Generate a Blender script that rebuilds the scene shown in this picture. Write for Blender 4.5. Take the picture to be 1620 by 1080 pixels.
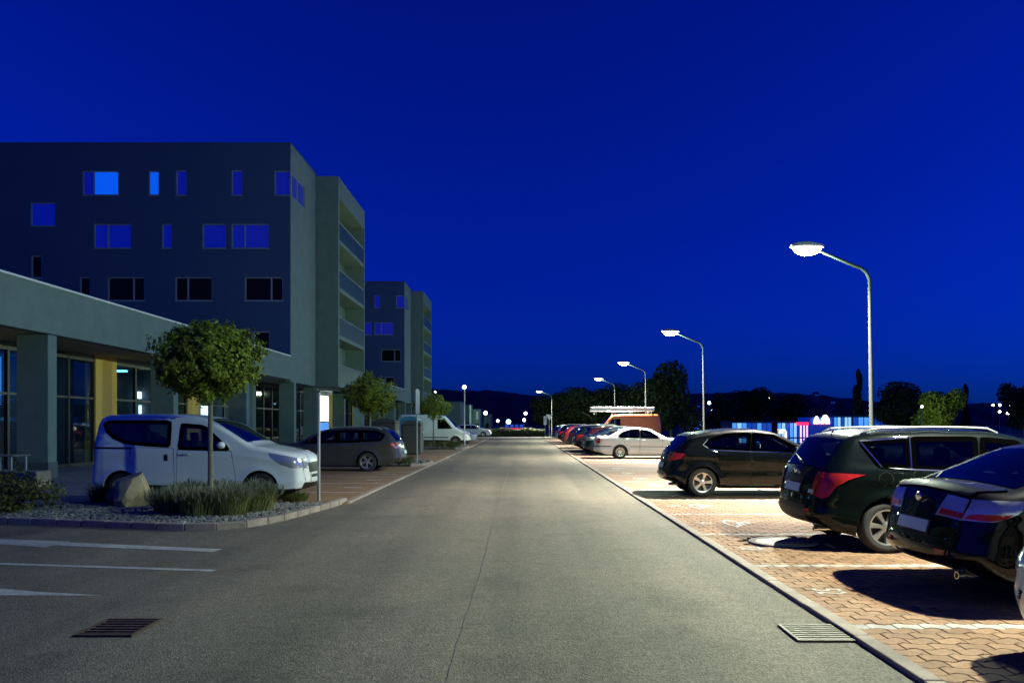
import bpy, bmesh, math, random
import numpy as np
from mathutils import Vector, Matrix
from mathutils.geometry import delaunay_2d_cdt
PI = math.pi
R = math.radians
random.seed(7)
rng = np.random.default_rng(11)
for _o in list(bpy.data.objects):
    bpy.data.objects.remove(_o)
scene = bpy.context.scene
COL = scene.collection

# ------------------------------------------------------------------ camera
FPX, HX, HY, CAMZ = 1180.0, 825.0, 670.0, 1.65      # focal length in photo pixels, vanishing point, eye height
cd = bpy.data.cameras.new('camera')
cam = bpy.data.objects.new('camera', cd)
COL.objects.link(cam)
cd.sensor_width = 36.0
cd.lens = 36.0 * FPX / 1620.0
cd.shift_x = -(HX - 810.0) / 1620.0
cd.shift_y = (HY - 540.0) / 1620.0
cd.clip_start = 0.1
cd.clip_end = 6000
cam.location = (0, 0, CAMZ)
cam.rotation_euler = (R(90), 0, 0)
scene.camera = cam

# ------------------------------------------------------------------ sky (deep blue hour, sun gone)
world = bpy.data.worlds.new('World')
scene.world = world
world.use_nodes = True
wn = world.node_tree
wn.nodes.clear()
w_out = wn.nodes.new('ShaderNodeOutputWorld')
w_bg = wn.nodes.new('ShaderNodeBackground')
w_sky = wn.nodes.new('ShaderNodeTexSky')
w_sky.sky_type = 'NISHITA'
w_sky.sun_disc = False
w_sky.sun_elevation = R(8.0)
w_sky.sun_rotation = R(90)
w_sky.ozone_density = 4.0
w_mul = wn.nodes.new('ShaderNodeMix')
w_mul.data_type = 'RGBA'
w_mul.blend_type = 'MULTIPLY'
w_mul.inputs[0].default_value = 1.0
w_mul.inputs[7].default_value = (0.002, 0.072, 1.0, 1)     # tungsten white balance of the night exposure
wn.links.new(w_sky.outputs[0], w_mul.inputs[6])
wn.links.new(w_mul.outputs[2], w_bg.inputs[0])
wn.links.new(w_bg.outputs[0], w_out.inputs[0])
w_bg.inputs[1].default_value = 0.122
SKY = w_bg

vs = scene.view_settings
vs.view_transform = 'Standard'
vs.look = 'None'
vs.exposure = 0.0
vs.gamma = 1.0
vs.use_curve_mapping = False
scene.cycles.use_denoising = True
scene.cycles.max_bounces = 8
scene.cycles.transparent_max_bounces = 12
scene.cycles.sample_clamp_indirect = 6.0
scene.cycles.caustics_reflective = False
scene.cycles.caustics_refractive = False

LAMP_COL = (1.0, 0.895, 0.79)          # main beam
GLOW_COL = (0.68, 1.0, 0.64)          # stray light through the greenish bowl glass
LAMP_AREA = 3500.0
LAMP_POINT = 2000.0


# ------------------------------------------------------------------ helpers
def G(px, py):
    """ground point under a photo pixel"""
    y = FPX * CAMZ / (py - HY)
    return ((px - HX) * y / FPX, y)


def P(px, py, y):
    """point at depth y under a photo pixel"""
    return ((px - HX) * y / FPX, y, CAMZ - (py - HY) * y / FPX)


def tag(o, label=None, cat=None, group=None, kind=None):
    if label: o['label'] = label
    if cat: o['category'] = cat
    if group: o['group'] = group
    if kind: o['kind'] = kind
    return o


def thing(name, label, cat, loc=(0, 0, 0), rz=0.0, group=None):
    o = bpy.data.objects.new(name, None)
    COL.objects.link(o)
    o.empty_display_size = 0.2
    o.location = loc
    o.rotation_euler = (0, 0, rz)
    return tag(o, label, cat, group)


def mesh_obj(name, me, parent=None, loc=None, rz=None):
    o = bpy.data.objects.new(name, me)
    COL.objects.link(o)
    if parent: o.parent = parent
    if loc is not None: o.location = loc
    if rz is not None: o.rotation_euler = (0, 0, rz)
    return o


class MB:
    """collects shapes into one mesh"""
    def __init__(s):
        s.v, s.f, s.m = [], [], []

    def add(s, verts, faces, mi=0):
        b = len(s.v)
        s.v.extend([tuple(map(float, p)) for p in verts])
        for f in faces:
            s.f.append(tuple(b + int(i) for i in f))
            s.m.append(mi)
        return s

    def box(s, x0, x1, y0, y1, z0, z1, mi=0):
        v = [(x0, y0, z0), (x1, y0, z0), (x1, y1, z0), (x0, y1, z0), (x0, y0, z1), (x1, y0, z1), (x1, y1, z1), (x0, y1, z1)]
        f = [(0, 3, 2, 1), (4, 5, 6, 7), (0, 1, 5, 4), (1, 2, 6, 5), (2, 3, 7, 6), (3, 0, 4, 7)]
        return s.add(v, f, mi)

    def bbox(s, x0, x1, y0, y1, z0, z1, b=0.01, mi=0):
        """box with chamfered edges"""
        bm = bmesh.new()
        bmesh.ops.create_cube(bm, size=1.0)
        for v in bm.verts:
            v.co = Vector(((x0 + x1) / 2 + v.co.x * (x1 - x0), (y0 + y1) / 2 + v.co.y * (y1 - y0), (z0 + z1) / 2 + v.co.z * (z1 - z0)))
        bmesh.ops.bevel(bm, geom=list(bm.edges), offset=b, segments=1, affect='EDGES', profile=0.5)
        return s.frombm(bm, mi)

    def frombm(s, bm, mi=0):
        bm.verts.index_update()
        s.add([v.co[:] for v in bm.verts], [[v.index for v in f.verts] for f in bm.faces], mi)
        bm.free()
        return s

    def quad(s, a, b, c, d, mi=0):
        return s.add([a, b, c, d], [(0, 1, 2, 3)], mi)

    def prism(s, pts, z0, z1, mi=0):
        n = len(pts)
        v = [(p[0], p[1], z0) for p in pts] + [(p[0], p[1], z1) for p in pts]
        f = [tuple(range(n))[::-1], tuple(range(n, 2 * n))] + [(i, (i + 1) % n, n + (i + 1) % n, n + i) for i in range(n)]
        return s.add(v, f, mi)

    def tube(s, pts, rad, n=8, mi=0, cap=True):
        pts = [Vector(p) for p in pts]
        rads = rad if isinstance(rad, (list, tuple)) else [rad] * len(pts)
        v, f = [], []
        ref = None
        for i, p in enumerate(pts):
            t = (pts[min(i + 1, len(pts) - 1)] - pts[max(i - 1, 0)]).normalized()
            if ref is None:
                ref = t.orthogonal().normalized()
            ref = (ref - t * ref.dot(t))
            ref = ref.normalized() if ref.length > 1e-6 else t.orthogonal().normalized()
            bi = t.cross(ref)
            for k in range(n):
                a = 2 * PI * k / n
                v.append(p + (ref * math.cos(a) + bi * math.sin(a)) * rads[i])
        for i in range(len(pts) - 1):
            for k in range(n):
                f.append((i * n + k, i * n + (k + 1) % n, (i + 1) * n + (k + 1) % n, (i + 1) * n + k))
        if cap:
            f.append(tuple(range(n))[::-1])
            f.append(tuple((len(pts) - 1) * n + k for k in range(n)))
        return s.add(v, f, mi)

    def lathe(s, prof, n=24, mi=0, axis='z', o=(0, 0, 0)):
        v, f = [], []
        for (r, h) in prof:
            for k in range(n):
                a = 2 * PI * k / n
                c = (r * math.cos(a), r * math.sin(a), h)
                if axis == 'y': c = (c[0], c[2], c[1])
                v.append((c[0] + o[0], c[1] + o[1], c[2] + o[2]))
        for i in range(len(prof) - 1):
            for k in range(n):
                q = (i * n + k, i * n + (k + 1) % n, (i + 1) * n + (k + 1) % n, (i + 1) * n + k)
                f.append(q if axis == 'z' else q[::-1])
        return s.add(v, f, mi)

    def mesh(s, name, mats, smooth=False, angle=None, weld=None):
        me = bpy.data.meshes.new(name)
        me.from_pydata(s.v, [], s.f)
        for m in (mats if isinstance(mats, (list, tuple)) else [mats]):
            me.materials.append(m)
        if len(set(s.m)) > 1:
            me.polygons.foreach_set('material_index', s.m)
        if weld:
            bm = bmesh.new()
            bm.from_mesh(me)
            bmesh.ops.remove_doubles(bm, verts=bm.verts, dist=weld)
            bmesh.ops.recalc_face_normals(bm, faces=bm.faces)
            bm.to_mesh(me)
            bm.free()
        if smooth:
            me.polygons.foreach_set('use_smooth', [True] * len(me.polygons))
            if angle:
                me.set_sharp_from_angle(angle=R(angle))
        me.update()
        return me

    def obj(s, name, mats, parent=None, smooth=False, angle=None, weld=None, loc=None, rz=None):
        return mesh_obj(name, s.mesh(name, mats, smooth, angle, weld), parent, loc, rz)


# ------------------------------------------------------------------ materials
def mat(name, col, rough=0.6, metal=0.0, coat=0.0, var=0.0, vscale=6.0, bump=0.0, bscale=60.0, island=0.0, spec=0.5, emit=None, estr=0.0, col2=None, stain=0.0):
    m = bpy.data.materials.new(name)
    m.use_nodes = True
    nt = m.node_tree
    b = nt.nodes['Principled BSDF']
    b.inputs['Roughness'].default_value = rough
    b.inputs['Metallic'].default_value = metal
    b.inputs['Coat Weight'].default_value = coat
    b.inputs['Coat Roughness'].default_value = 0.04
    b.inputs['Specular IOR Level'].default_value = spec
    b.inputs['Base Color'].default_value = (*col, 1)
    last = None
    tc = None
    if var > 0 or bump > 0 or col2:
        tc = nt.nodes.new('ShaderNodeTexCoord')
    if var > 0 or col2:
        no = nt.nodes.new('ShaderNodeTexNoise')
        no.inputs['Scale'].default_value = vscale
        no.inputs['Detail'].default_value = 6
        no.inputs['Roughness'].default_value = 0.65
        nt.links.new(tc.outputs['Object'], no.inputs['Vector'])
        cr = nt.nodes.new('ShaderNodeValToRGB')
        cr.color_ramp.elements[0].position = 0.3
        cr.color_ramp.elements[1].position = 0.72
        a = tuple(max(0, c * (1 - var)) for c in col)
        c2 = col2 if col2 else tuple(min(1, c * (1 + var)) for c in col)
        cr.color_ramp.elements[0].color = (*a, 1)
        cr.color_ramp.elements[1].color = (*c2, 1)
        nt.links.new(no.outputs['Fac'], cr.inputs[0])
        last = cr.outputs[0]
    if island > 0:
        ge = nt.nodes.new('ShaderNodeNewGeometry')
        hsv = nt.nodes.new('ShaderNodeHueSaturation')
        mr = nt.nodes.new('ShaderNodeMapRange')
        mr.inputs['To Min'].default_value = 1 - island
        mr.inputs['To Max'].default_value = 1 + island
        oi = nt.nodes.new('ShaderNodeObjectInfo')
        sm_ = nt.nodes.new('ShaderNodeMath')
        sm_.operation = 'ADD'
        fr_ = nt.nodes.new('ShaderNodeMath')
        fr_.operation = 'FRACT'
        nt.links.new(ge.outputs['Random Per Island'], sm_.inputs[0])
        nt.links.new(oi.outputs['Random'], sm_.inputs[1])
        nt.links.new(sm_.outputs[0], fr_.inputs[0])
        nt.links.new(fr_.outputs[0], mr.inputs[0])
        nt.links.new(mr.outputs[0], hsv.inputs['Value'])
        if last: nt.links.new(last, hsv.inputs['Color'])
        else: hsv.inputs['Color'].default_value = (*col, 1)
        last = hsv.outputs[0]
    if stain > 0 and last:
        gp = nt.nodes.new('ShaderNodeNewGeometry')
        ns = nt.nodes.new('ShaderNodeTexNoise')
        ns.inputs['Scale'].default_value = 1.6
        ns.inputs['Detail'].default_value = 7
        ns.inputs['Roughness'].default_value = 0.7
        nt.links.new(gp.outputs['Position'], ns.inputs['Vector'])
        cs = nt.nodes.new('ShaderNodeValToRGB')
        cs.color_ramp.elements[0].position = 0.33
        cs.color_ramp.elements[1].position = 0.6
        cs.color_ramp.elements[0].color = (1 - stain, 1 - stain, 1 - stain, 1)
        cs.color_ramp.elements[1].color = (1.05, 1.05, 1.05, 1)
        nt.links.new(ns.outputs['Fac'], cs.inputs[0])
        ms = nt.nodes.new('ShaderNodeMix')
        ms.data_type = 'RGBA'
        ms.blend_type = 'MULTIPLY'
        ms.inputs[0].default_value = 1
        nt.links.new(last, ms.inputs[6])
        nt.links.new(cs.outputs[0], ms.inputs[7])
        last = ms.outputs[2]
    if last: nt.links.new(last, b.inputs['Base Color'])
    if bump > 0:
        nb = nt.nodes.new('ShaderNodeTexNoise')
        nb.inputs['Scale'].default_value = bscale
        nb.inputs['Detail'].default_value = 4
        nt.links.new(tc.outputs['Object'], nb.inputs['Vector'])
        bp = nt.nodes.new('ShaderNodeBump')
        bp.inputs['Strength'].default_value = bump
        bp.inputs['Distance'].default_value = 0.01
        nt.links.new(nb.outputs['Fac'], bp.inputs['Height'])
        nt.links.new(bp.outputs[0], b.inputs['Normal'])
    if emit:
        b.inputs['Emission Color'].default_value = (*emit, 1)
        b.inputs['Emission Strength'].default_value = estr
    return m


def glass_mat(name, tint=(0.6, 0.75, 0.8), refl=0.08, rough=0.02):
    """thin glazing: clear with a fresnel mirror on top"""
    m = bpy.data.materials.new(name)
    m.use_nodes = True
    nt = m.node_tree
    nt.nodes.clear()
    o = nt.nodes.new('ShaderNodeOutputMaterial')
    mx = nt.nodes.new('ShaderNodeMixShader')
    tr = nt.nodes.new('ShaderNodeBsdfTransparent')
    gl = nt.nodes.new('ShaderNodeBsdfGlossy')
    fr = nt.nodes.new('ShaderNodeFresnel')
    ad = nt.nodes.new('ShaderNodeMath')
    ad.operation = 'ADD'
    ad.inputs[1].default_value = refl
    ad.use_clamp = True
    fr.inputs['IOR'].default_value = 1.5
    tr.inputs[0].default_value = (*tint, 1)
    gl.inputs['Roughness'].default_value = rough
    nt.links.new(fr.outputs[0], ad.inputs[0])
    nt.links.new(ad.outputs[0], mx.inputs[0])
    nt.links.new(tr.outputs[0], mx.inputs[1])
    nt.links.new(gl.outputs[0], mx.inputs[2])
    nt.links.new(mx.outputs[0], o.inputs[0])
    return m


def leaf_mat(name, col, col2):
    m = bpy.data.materials.new(name)
    m.use_nodes = True
    nt = m.node_tree
    b = nt.nodes['Principled BSDF']
    ge = nt.nodes.new('ShaderNodeNewGeometry')
    cr = nt.nodes.new('ShaderNodeValToRGB')
    cr.color_ramp.elements[0].color = (*col, 1)
    cr.color_ramp.elements[1].color = (*col2, 1)
    nt.links.new(ge.outputs['Random Per Island'], cr.inputs[0])
    nt.links.new(cr.outputs[0], b.inputs['Base Color'])
    b.inputs['Roughness'].default_value = 0.55
    b.inputs['Specular IOR Level'].default_value = 0.3
    tl = nt.nodes.new('ShaderNodeBsdfTranslucent')
    nt.links.new(cr.outputs[0], tl.inputs[0])
    mx = nt.nodes.new('ShaderNodeMixShader')
    mx.inputs[0].default_value = 0.25
    out = nt.nodes['Material Output']
    nt.links.new(b.outputs[0], mx.inputs[1])
    nt.links.new(tl.outputs[0], mx.inputs[2])
    nt.links.new(mx.outputs[0], out.inputs[0])
    return m


def asphalt_mat():
    m = bpy.data.materials.new('asphalt')
    m.use_nodes = True
    nt = m.node_tree
    b = nt.nodes['Principled BSDF']
    tc = nt.nodes.new('ShaderNodeTexCoord')

    def noise(sc, det=4, ro=0.6):
        n = nt.nodes.new('ShaderNodeTexNoise')
        n.inputs['Scale'].default_value = sc
        n.inputs['Detail'].default_value = det
        n.inputs['Roughness'].default_value = ro
        nt.links.new(tc.outputs['Object'], n.inputs['Vector'])
        return n
    vo = nt.nodes.new('ShaderNodeTexVoronoi')
    vo.inputs['Scale'].default_value = 85
    nt.links.new(tc.outputs['Object'], vo.inputs['Vector'])
    vs_ = nt.nodes.new('ShaderNodeSeparateColor')
    nt.links.new(vo.outputs['Color'], vs_.inputs[0])
    cr = nt.nodes.new('ShaderNodeValToRGB')
    cr.color_ramp.elements[0].position = 0.15
    cr.color_ramp.elements[1].position = 0.95
    cr.color_ramp.elements[0].color = (0.116, 0.106, 0.088, 1)
    cr.color_ramp.elements[1].color = (0.258, 0.232, 0.19, 1)
    nt.links.new(vs_.outputs[0], cr.inputs[0])
    big = noise(0.35, 5, 0.6)
    cr2 = nt.nodes.new('ShaderNodeValToRGB')
    cr2.color_ramp.elements[0].position = 0.3
    cr2.color_ramp.elements[1].position = 0.7
    cr2.color_ramp.elements[0].color = (0.74, 0.78, 0.74, 1)
    cr2.color_ramp.elements[1].color = (1.1, 1.06, 0.98, 1)
    nt.links.new(big.outputs['Fac'], cr2.inputs[0])
    mx = nt.nodes.new('ShaderNodeMix')
    mx.data_type = 'RGBA'
    mx.blend_type = 'MULTIPLY'
    mx.inputs[0].default_value = 1
    nt.links.new(cr.outputs[0], mx.inputs[6])
    nt.links.new(cr2.outputs[0], mx.inputs[7])
    fine = noise(9, 6, 0.7)
    cr3 = nt.nodes.new('ShaderNodeValToRGB')
    cr3.color_ramp.elements[0].position = 0.35
    cr3.color_ramp.elements[1].position = 0.7
    cr3.color_ramp.elements[0].color = (0.82, 0.82, 0.82, 1)
    cr3.color_ramp.elements[1].color = (1.12, 1.12, 1.12, 1)
    nt.links.new(fine.outputs['Fac'], cr3.inputs[0])
    mx2 = nt.nodes.new('ShaderNodeMix')
    mx2.data_type = 'RGBA'
    mx2.blend_type = 'MULTIPLY'
    mx2.inputs[0].default_value = 1
    nt.links.new(mx.outputs[2], mx2.inputs[6])
    nt.links.new(cr3.outputs[0], mx2.inputs[7])
    mpt = nt.nodes.new('ShaderNodeMapping')
    mpt.inputs['Scale'].default_value = (0.9, 0.035, 1)
    nt.links.new(tc.outputs['Object'], mpt.inputs[0])
    trk = nt.nodes.new('ShaderNodeTexNoise')
    trk.inputs['Scale'].default_value = 1.0
    trk.inputs['Detail'].default_value = 3
    nt.links.new(mpt.outputs[0], trk.inputs['Vector'])
    spo = noise(1.1, 3, 0.5)
    crt = nt.nodes.new('ShaderNodeValToRGB')
    crt.color_ramp.elements[0].position = 0.36
    crt.color_ramp.elements[1].position = 0.62
    crt.color_ramp.elements[0].color = (0.70, 0.71, 0.71, 1)
    crt.color_ramp.elements[1].color = (1.08, 1.07, 1.04, 1)
    nt.links.new(trk.outputs['Fac'], crt.inputs[0])
    crs = nt.nodes.new('ShaderNodeValToRGB')
    crs.color_ramp.elements[0].position = 0.33
    crs.color_ramp.elements[1].position = 0.45
    crs.color_ramp.elements[0].color = (0.82, 0.82, 0.82, 1)
    crs.color_ramp.elements[1].color = (1, 1, 1, 1)
    nt.links.new(spo.outputs['Fac'], crs.inputs[0])
    prev = mx2.outputs[2]
    for cc in (crt, crs):
        q = nt.nodes.new('ShaderNodeMix')
        q.data_type = 'RGBA'
        q.blend_type = 'MULTIPLY'
        q.inputs[0].default_value = 1
        nt.links.new(prev, q.inputs[6])
        nt.links.new(cc.outputs[0], q.inputs[7])
        prev = q.outputs[2]
    nt.links.new(prev, b.inputs['Base Color'])
    b.inputs['Roughness'].default_value = 0.78
    b.inputs['Specular IOR Level'].default_value = 0.35
    bp = nt.nodes.new('ShaderNodeBump')
    bp.inputs['Strength'].default_value = 0.55
    bp.inputs['Distance'].default_value = 0.006
    nt.links.new(vo.outputs['Distance'], bp.inputs['Height'])
    nt.links.new(bp.outputs[0], b.inputs['Normal'])
    return m


def brickpave_mat(name, c1, c2, mortar, sx=4.4, rot=0.0):
    m = bpy.data.materials.new(name)
    m.use_nodes = True
    nt = m.node_tree
    b = nt.nodes['Principled BSDF']
    tc = nt.nodes.new('ShaderNodeTexCoord')
    mp = nt.nodes.new('ShaderNodeMapping')
    mp.inputs['Rotation'].default_value = (0, 0, rot)
    br = nt.nodes.new('ShaderNodeTexBrick')
    br.inputs['Scale'].default_value = sx
    br.inputs['Color1'].default_value = (*c1, 1)
    br.inputs['Color2'].default_value = (*c2, 1)
    br.inputs['Mortar'].default_value = (*mortar, 1)
    br.inputs['Mortar Size'].default_value = 0.03
    br.inputs['Brick Width'].default_value = 0.98
    br.inputs['Row Height'].default_value = 0.62
    no = nt.nodes.new('ShaderNodeTexNoise')
    no.inputs['Scale'].default_value = 1.3
    no.inputs['Detail'].default_value = 6
    cr = nt.nodes.new('ShaderNodeValToRGB')
    cr.color_ramp.elements[0].color = (0.72, 0.72, 0.72, 1)
    cr.color_ramp.elements[1].color = (1.2, 1.2, 1.2, 1)
    mx = nt.nodes.new('ShaderNodeMix')
    mx.data_type = 'RGBA'
    mx.blend_type = 'MULTIPLY'
    mx.inputs[0].default_value = 1
    nt.links.new(tc.outputs['Object'], mp.inputs[0])
    nt.links.new(mp.outputs[0], br.inputs['Vector'])
    nt.links.new(tc.outputs['Object'], no.inputs['Vector'])
    nt.links.new(no.outputs['Fac'], cr.inputs[0])
    nt.links.new(br.outputs['Color'], mx.inputs[6])
    nt.links.new(cr.outputs[0], mx.inputs[7])
    nt.links.new(mx.outputs[2], b.inputs['Base Color'])
    b.inputs['Roughness'].default_value = 0.85
    return m


M = {}
M['asphalt'] = asphalt_mat()
M['soil'] = mat('dark_soil', (0.045, 0.04, 0.03), 0.95, var=0.4, vscale=3, bump=0.4, bscale=20)
M['grassland'] = mat('night_grassland', (0.03, 0.045, 0.015), 0.95, var=0.5, vscale=1.5, bump=0.5, bscale=8)
M['paver'] = mat('tan_paver', (0.25, 0.145, 0.078), 0.85, var=0.25, vscale=14, bump=0.3, bscale=160, island=0.2, stain=0.35)
M['paver_white'] = mat('white_paver', (0.35, 0.325, 0.29), 0.8, var=0.2, vscale=14, bump=0.25, bscale=160, island=0.12, stain=0.45)
M['joint'] = mat('paver_joint_sand', (0.10, 0.07, 0.045), 0.95, var=0.3, vscale=30)
M['paving_far'] = brickpave_mat('tan_paving_distant', (0.20, 0.13, 0.085), (0.17, 0.11, 0.07), (0.12, 0.085, 0.055))
M['paving_left'] = brickpave_mat('brown_paving', (0.27, 0.16, 0.075), (0.22, 0.13, 0.06), (0.08, 0.055, 0.03), 4.4, PI / 2)
M['sidewalk'] = brickpave_mat('grey_sidewalk_slabs', (0.24, 0.25, 0.25), (0.2, 0.21, 0.21), (0.1, 0.1, 0.1), 1.8)
M['kerb'] = mat('kerb_concrete', (0.27, 0.23, 0.19), 0.85, var=0.22, vscale=5, bump=0.25, bscale=70, island=0.14, stain=0.35)
M['concrete'] = mat('pale_concrete', (0.19, 0.185, 0.165), 0.85, var=0.15, vscale=3, bump=0.15, bscale=40)
M['linepaint'] = mat('road_paint', (0.46, 0.47, 0.44), 0.7, var=0.35, vscale=18, stain=0.4)
M['tar'] = mat('tar_seam', (0.135, 0.127, 0.104), 0.7, var=0.3, vscale=10)
M['iron'] = mat('cast_iron', (0.10, 0.085, 0.07), 0.55, metal=0.6, var=0.3, vscale=20)
M['rust'] = mat('rusty_iron', (0.085, 0.055, 0.04), 0.7, metal=0.3, var=0.35, vscale=25)
M['black'] = mat('black_pit', (0.008, 0.008, 0.008), 0.9)
M['gravel'] = mat('grey_gravel', (0.17, 0.18, 0.165), 0.85, island=0.55)
M['boulder'] = mat('sandstone', (0.42, 0.34, 0.20), 0.9, var=0.3, vscale=4, bump=0.5, bscale=14)
M['boulder2'] = mat('brown_rock', (0.19, 0.13, 0.09), 0.9, var=0.35, vscale=5, bump=0.5, bscale=14)
M['bark'] = mat('bark', (0.20, 0.19, 0.13), 0.9, var=0.3, vscale=12, bump=0.5, bscale=40)
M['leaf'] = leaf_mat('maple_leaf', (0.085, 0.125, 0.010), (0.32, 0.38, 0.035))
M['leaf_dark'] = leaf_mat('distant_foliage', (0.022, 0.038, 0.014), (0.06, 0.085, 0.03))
M['lavender'] = leaf_mat('lavender_stem', (0.10, 0.13, 0.035), (0.26, 0.27, 0.10))
M['lavtip'] = leaf_mat('lavender_flower', (0.16, 0.19, 0.13), (0.30, 0.32, 0.22))
M['grassb'] = leaf_mat('grass_blade', (0.05, 0.08, 0.015), (0.13, 0.15, 0.04))
M['shrub'] = leaf_mat('juniper', (0.06, 0.08, 0.015), (0.19, 0.19, 0.05))
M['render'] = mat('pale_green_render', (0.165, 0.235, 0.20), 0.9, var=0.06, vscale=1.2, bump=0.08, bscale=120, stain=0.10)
M['render_dark'] = mat('skylit_blue_render', (0.04, 0.085, 0.175), 0.9, var=0.06, vscale=1.2, bump=0.08, bscale=120)  # shade and blue sky light of the unlit front are put into this colour
M['plinth'] = mat('grey_plinth', (0.09, 0.12, 0.13), 0.8, var=0.1, vscale=3)
M['soffit'] = mat('soffit_board', (0.34, 0.33, 0.25), 0.9, var=0.08, vscale=1)
M['yellow'] = mat('yellow_render', (0.90, 0.55, 0.12), 0.8, var=0.05, vscale=2)
M['whitecap'] = mat('white_sheet_metal', (0.75, 0.76, 0.74), 0.45, metal=0.1)
M['frame'] = mat('window_frame', (0.26, 0.32, 0.38), 0.5)
M['frame_dark'] = mat('anthracite_frame', (0.035, 0.032, 0.032), 0.45)
M['pane'] = mat('window_pane', (0.012, 0.009, 0.008), 0.12, spec=0.12)
M['pane_skyglow'] = mat('sky_reflection_pane', (0.05, 0.06, 0.08), 0.05, spec=0.9, coat=1.0, emit=(0.0, 0.008, 0.8), estr=0.26)  # emission stands in for the blue sky mirrored in the glass
M['pane_lit'] = mat('lit_blue_pane', (0.05, 0.06, 0.08), 0.1, emit=(0.0, 0.11, 1.0), estr=0.85)
M['shopglass'] = glass_mat('shop_glass', (0.62, 0.74, 0.8), 0.07)
M['balcony_panel'] = mat('dark_balcony_panel', (0.035, 0.075, 0.085), 0.5, spec=0.2)
M['room'] = mat('shop_interior', (0.16, 0.19, 0.21), 0.9, var=0.1, vscale=1)
M['room_floor'] = mat('shop_floor', (0.2, 0.2, 0.2), 0.4)
M['shoplight'] = mat('lit_panel', (0.8, 0.85, 0.9), 0.5, emit=(0.62, 0.85, 1.0), estr=3.2)
M['shoplight_dim'] = mat('dim_lit_panel', (0.5, 0.6, 0.8), 0.5, emit=(0.04, 0.28, 0.85), estr=0.8)
M['shop_fill_blue'] = mat('blue_fill_glow', (0.5, 0.7, 0.9), 0.5, emit=(0.12, 0.5, 1.0), estr=6.0)  # added glow that brightens the shop interiors, not a real fitting
M['galv'] = mat('galvanised_steel', (0.38, 0.40, 0.40), 0.5, metal=0.5, var=0.08, vscale=5)
M['dimmed_steel'] = mat('glare_dimmed_steel', (0.026, 0.03, 0.03), 0.75, spec=0.05, var=0.1, vscale=5)  # galvanised steel darkened in colour to hold down the lamps' glare on the poles
M['lamphead'] = mat('lamp_housing', (0.35, 0.36, 0.36), 0.5, metal=0.3)
M['lens'] = mat('lit_lens', (1, 1, 1), 0.3, emit=(1.0, 0.97, 0.88), estr=14.0)
M['lens_far'] = mat('lit_globe', (1, 1, 1), 0.3, emit=(1.0, 0.97, 0.9), estr=16.0)
M['lens_blue'] = mat('blue_globe', (1, 1, 1), 0.3, emit=(0.25, 0.55, 1.0), estr=14.0)
M['neon_red'] = mat('red_neon', (0.5, 0.02, 0.05), 0.4, emit=(1.0, 0.02, 0.12), estr=1.6)
M['neon_pink'] = mat('pink_neon', (0.6, 0.4, 0.5), 0.4, emit=(0.95, 0.45, 0.95), estr=1.8)
M['neon_white'] = mat('white_sign', (0.9, 0.9, 0.9), 0.4, emit=(0.85, 0.92, 1.0), estr=3.0)
M['blue_glow_wall'] = mat('glowing_blue_cladding', (0.05, 0.12, 0.45), 0.6, emit=(0.0, 0.045, 0.75), estr=0.25)  # cladding glows by itself in place of the blue light falling on it
M['show_a'] = mat('lit_showroom_pane', (0.4, 0.6, 0.9), 0.2, emit=(0.08, 0.36, 1.0), estr=0.9)
M['show_b'] = mat('bright_showroom_pane', (0.4, 0.6, 0.9), 0.2, emit=(0.28, 0.6, 1.0), estr=1.1)
M['show_c'] = mat('dim_showroom_pane', (0.1, 0.2, 0.5), 0.2, emit=(0.01, 0.10, 0.8), estr=0.5)
M['tyre'] = mat('tyre_rubber', (0.022, 0.022, 0.022), 0.8)
M['alloy'] = mat('alloy', (0.62, 0.62, 0.60), 0.3, metal=0.85)
M['hub'] = mat('brake_hub', (0.03, 0.03, 0.03), 0.6, metal=0.3)
M['plastic'] = mat('black_plastic', (0.008, 0.008, 0.008), 0.55)
M['gloss'] = mat('gloss_black', (0.0008, 0.0008, 0.0008), 0.8, spec=0.0)
M['carglass'] = mat('car_glass', (0.0008, 0.0012, 0.0012), 0.03, coat=0.0, spec=0.6)
M['carglass_clear'] = glass_mat('tinted_car_glass', (0.50, 0.56, 0.55), 0.02, 0.015)
M['seat'] = mat('seat_cloth', (0.012, 0.012, 0.013), 0.9)
M['chrome'] = mat('chrome', (0.8, 0.8, 0.8), 0.12, metal=1.0)
M['redlens'] = mat('red_lens', (0.34, 0.014, 0.010), 0.22, coat=0.5, spec=0.3, var=0.25, vscale=14, bump=0.25, bscale=45)
M['clearlens'] = mat('clear_lens', (0.45, 0.48, 0.5), 0.15, metal=0.5, coat=1.0)
M['plate'] = mat('number_plate', (0.42, 0.62, 0.68), 0.5)
M['blue_body'] = mat('blue_paint_sign', (0.008, 0.045, 0.16), 0.5)
M['bin_dark'] = mat('dark_grey_container', (0.06, 0.065, 0.06), 0.6, var=0.1, vscale=2)
M['bin_blue'] = mat('blue_container', (0.05, 0.22, 0.36), 0.5, var=0.1, vscale=2)
M['signwhite'] = mat('white_sign_face', (0.78, 0.78, 0.76), 0.5)
M['signback'] = mat('sign_back', (0.4, 0.4, 0.42), 0.5, metal=0.4)
M['hill'] = mat('night_hill', (0.03, 0.03, 0.035), 0.95, var=0.4, vscale=0.02)


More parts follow.
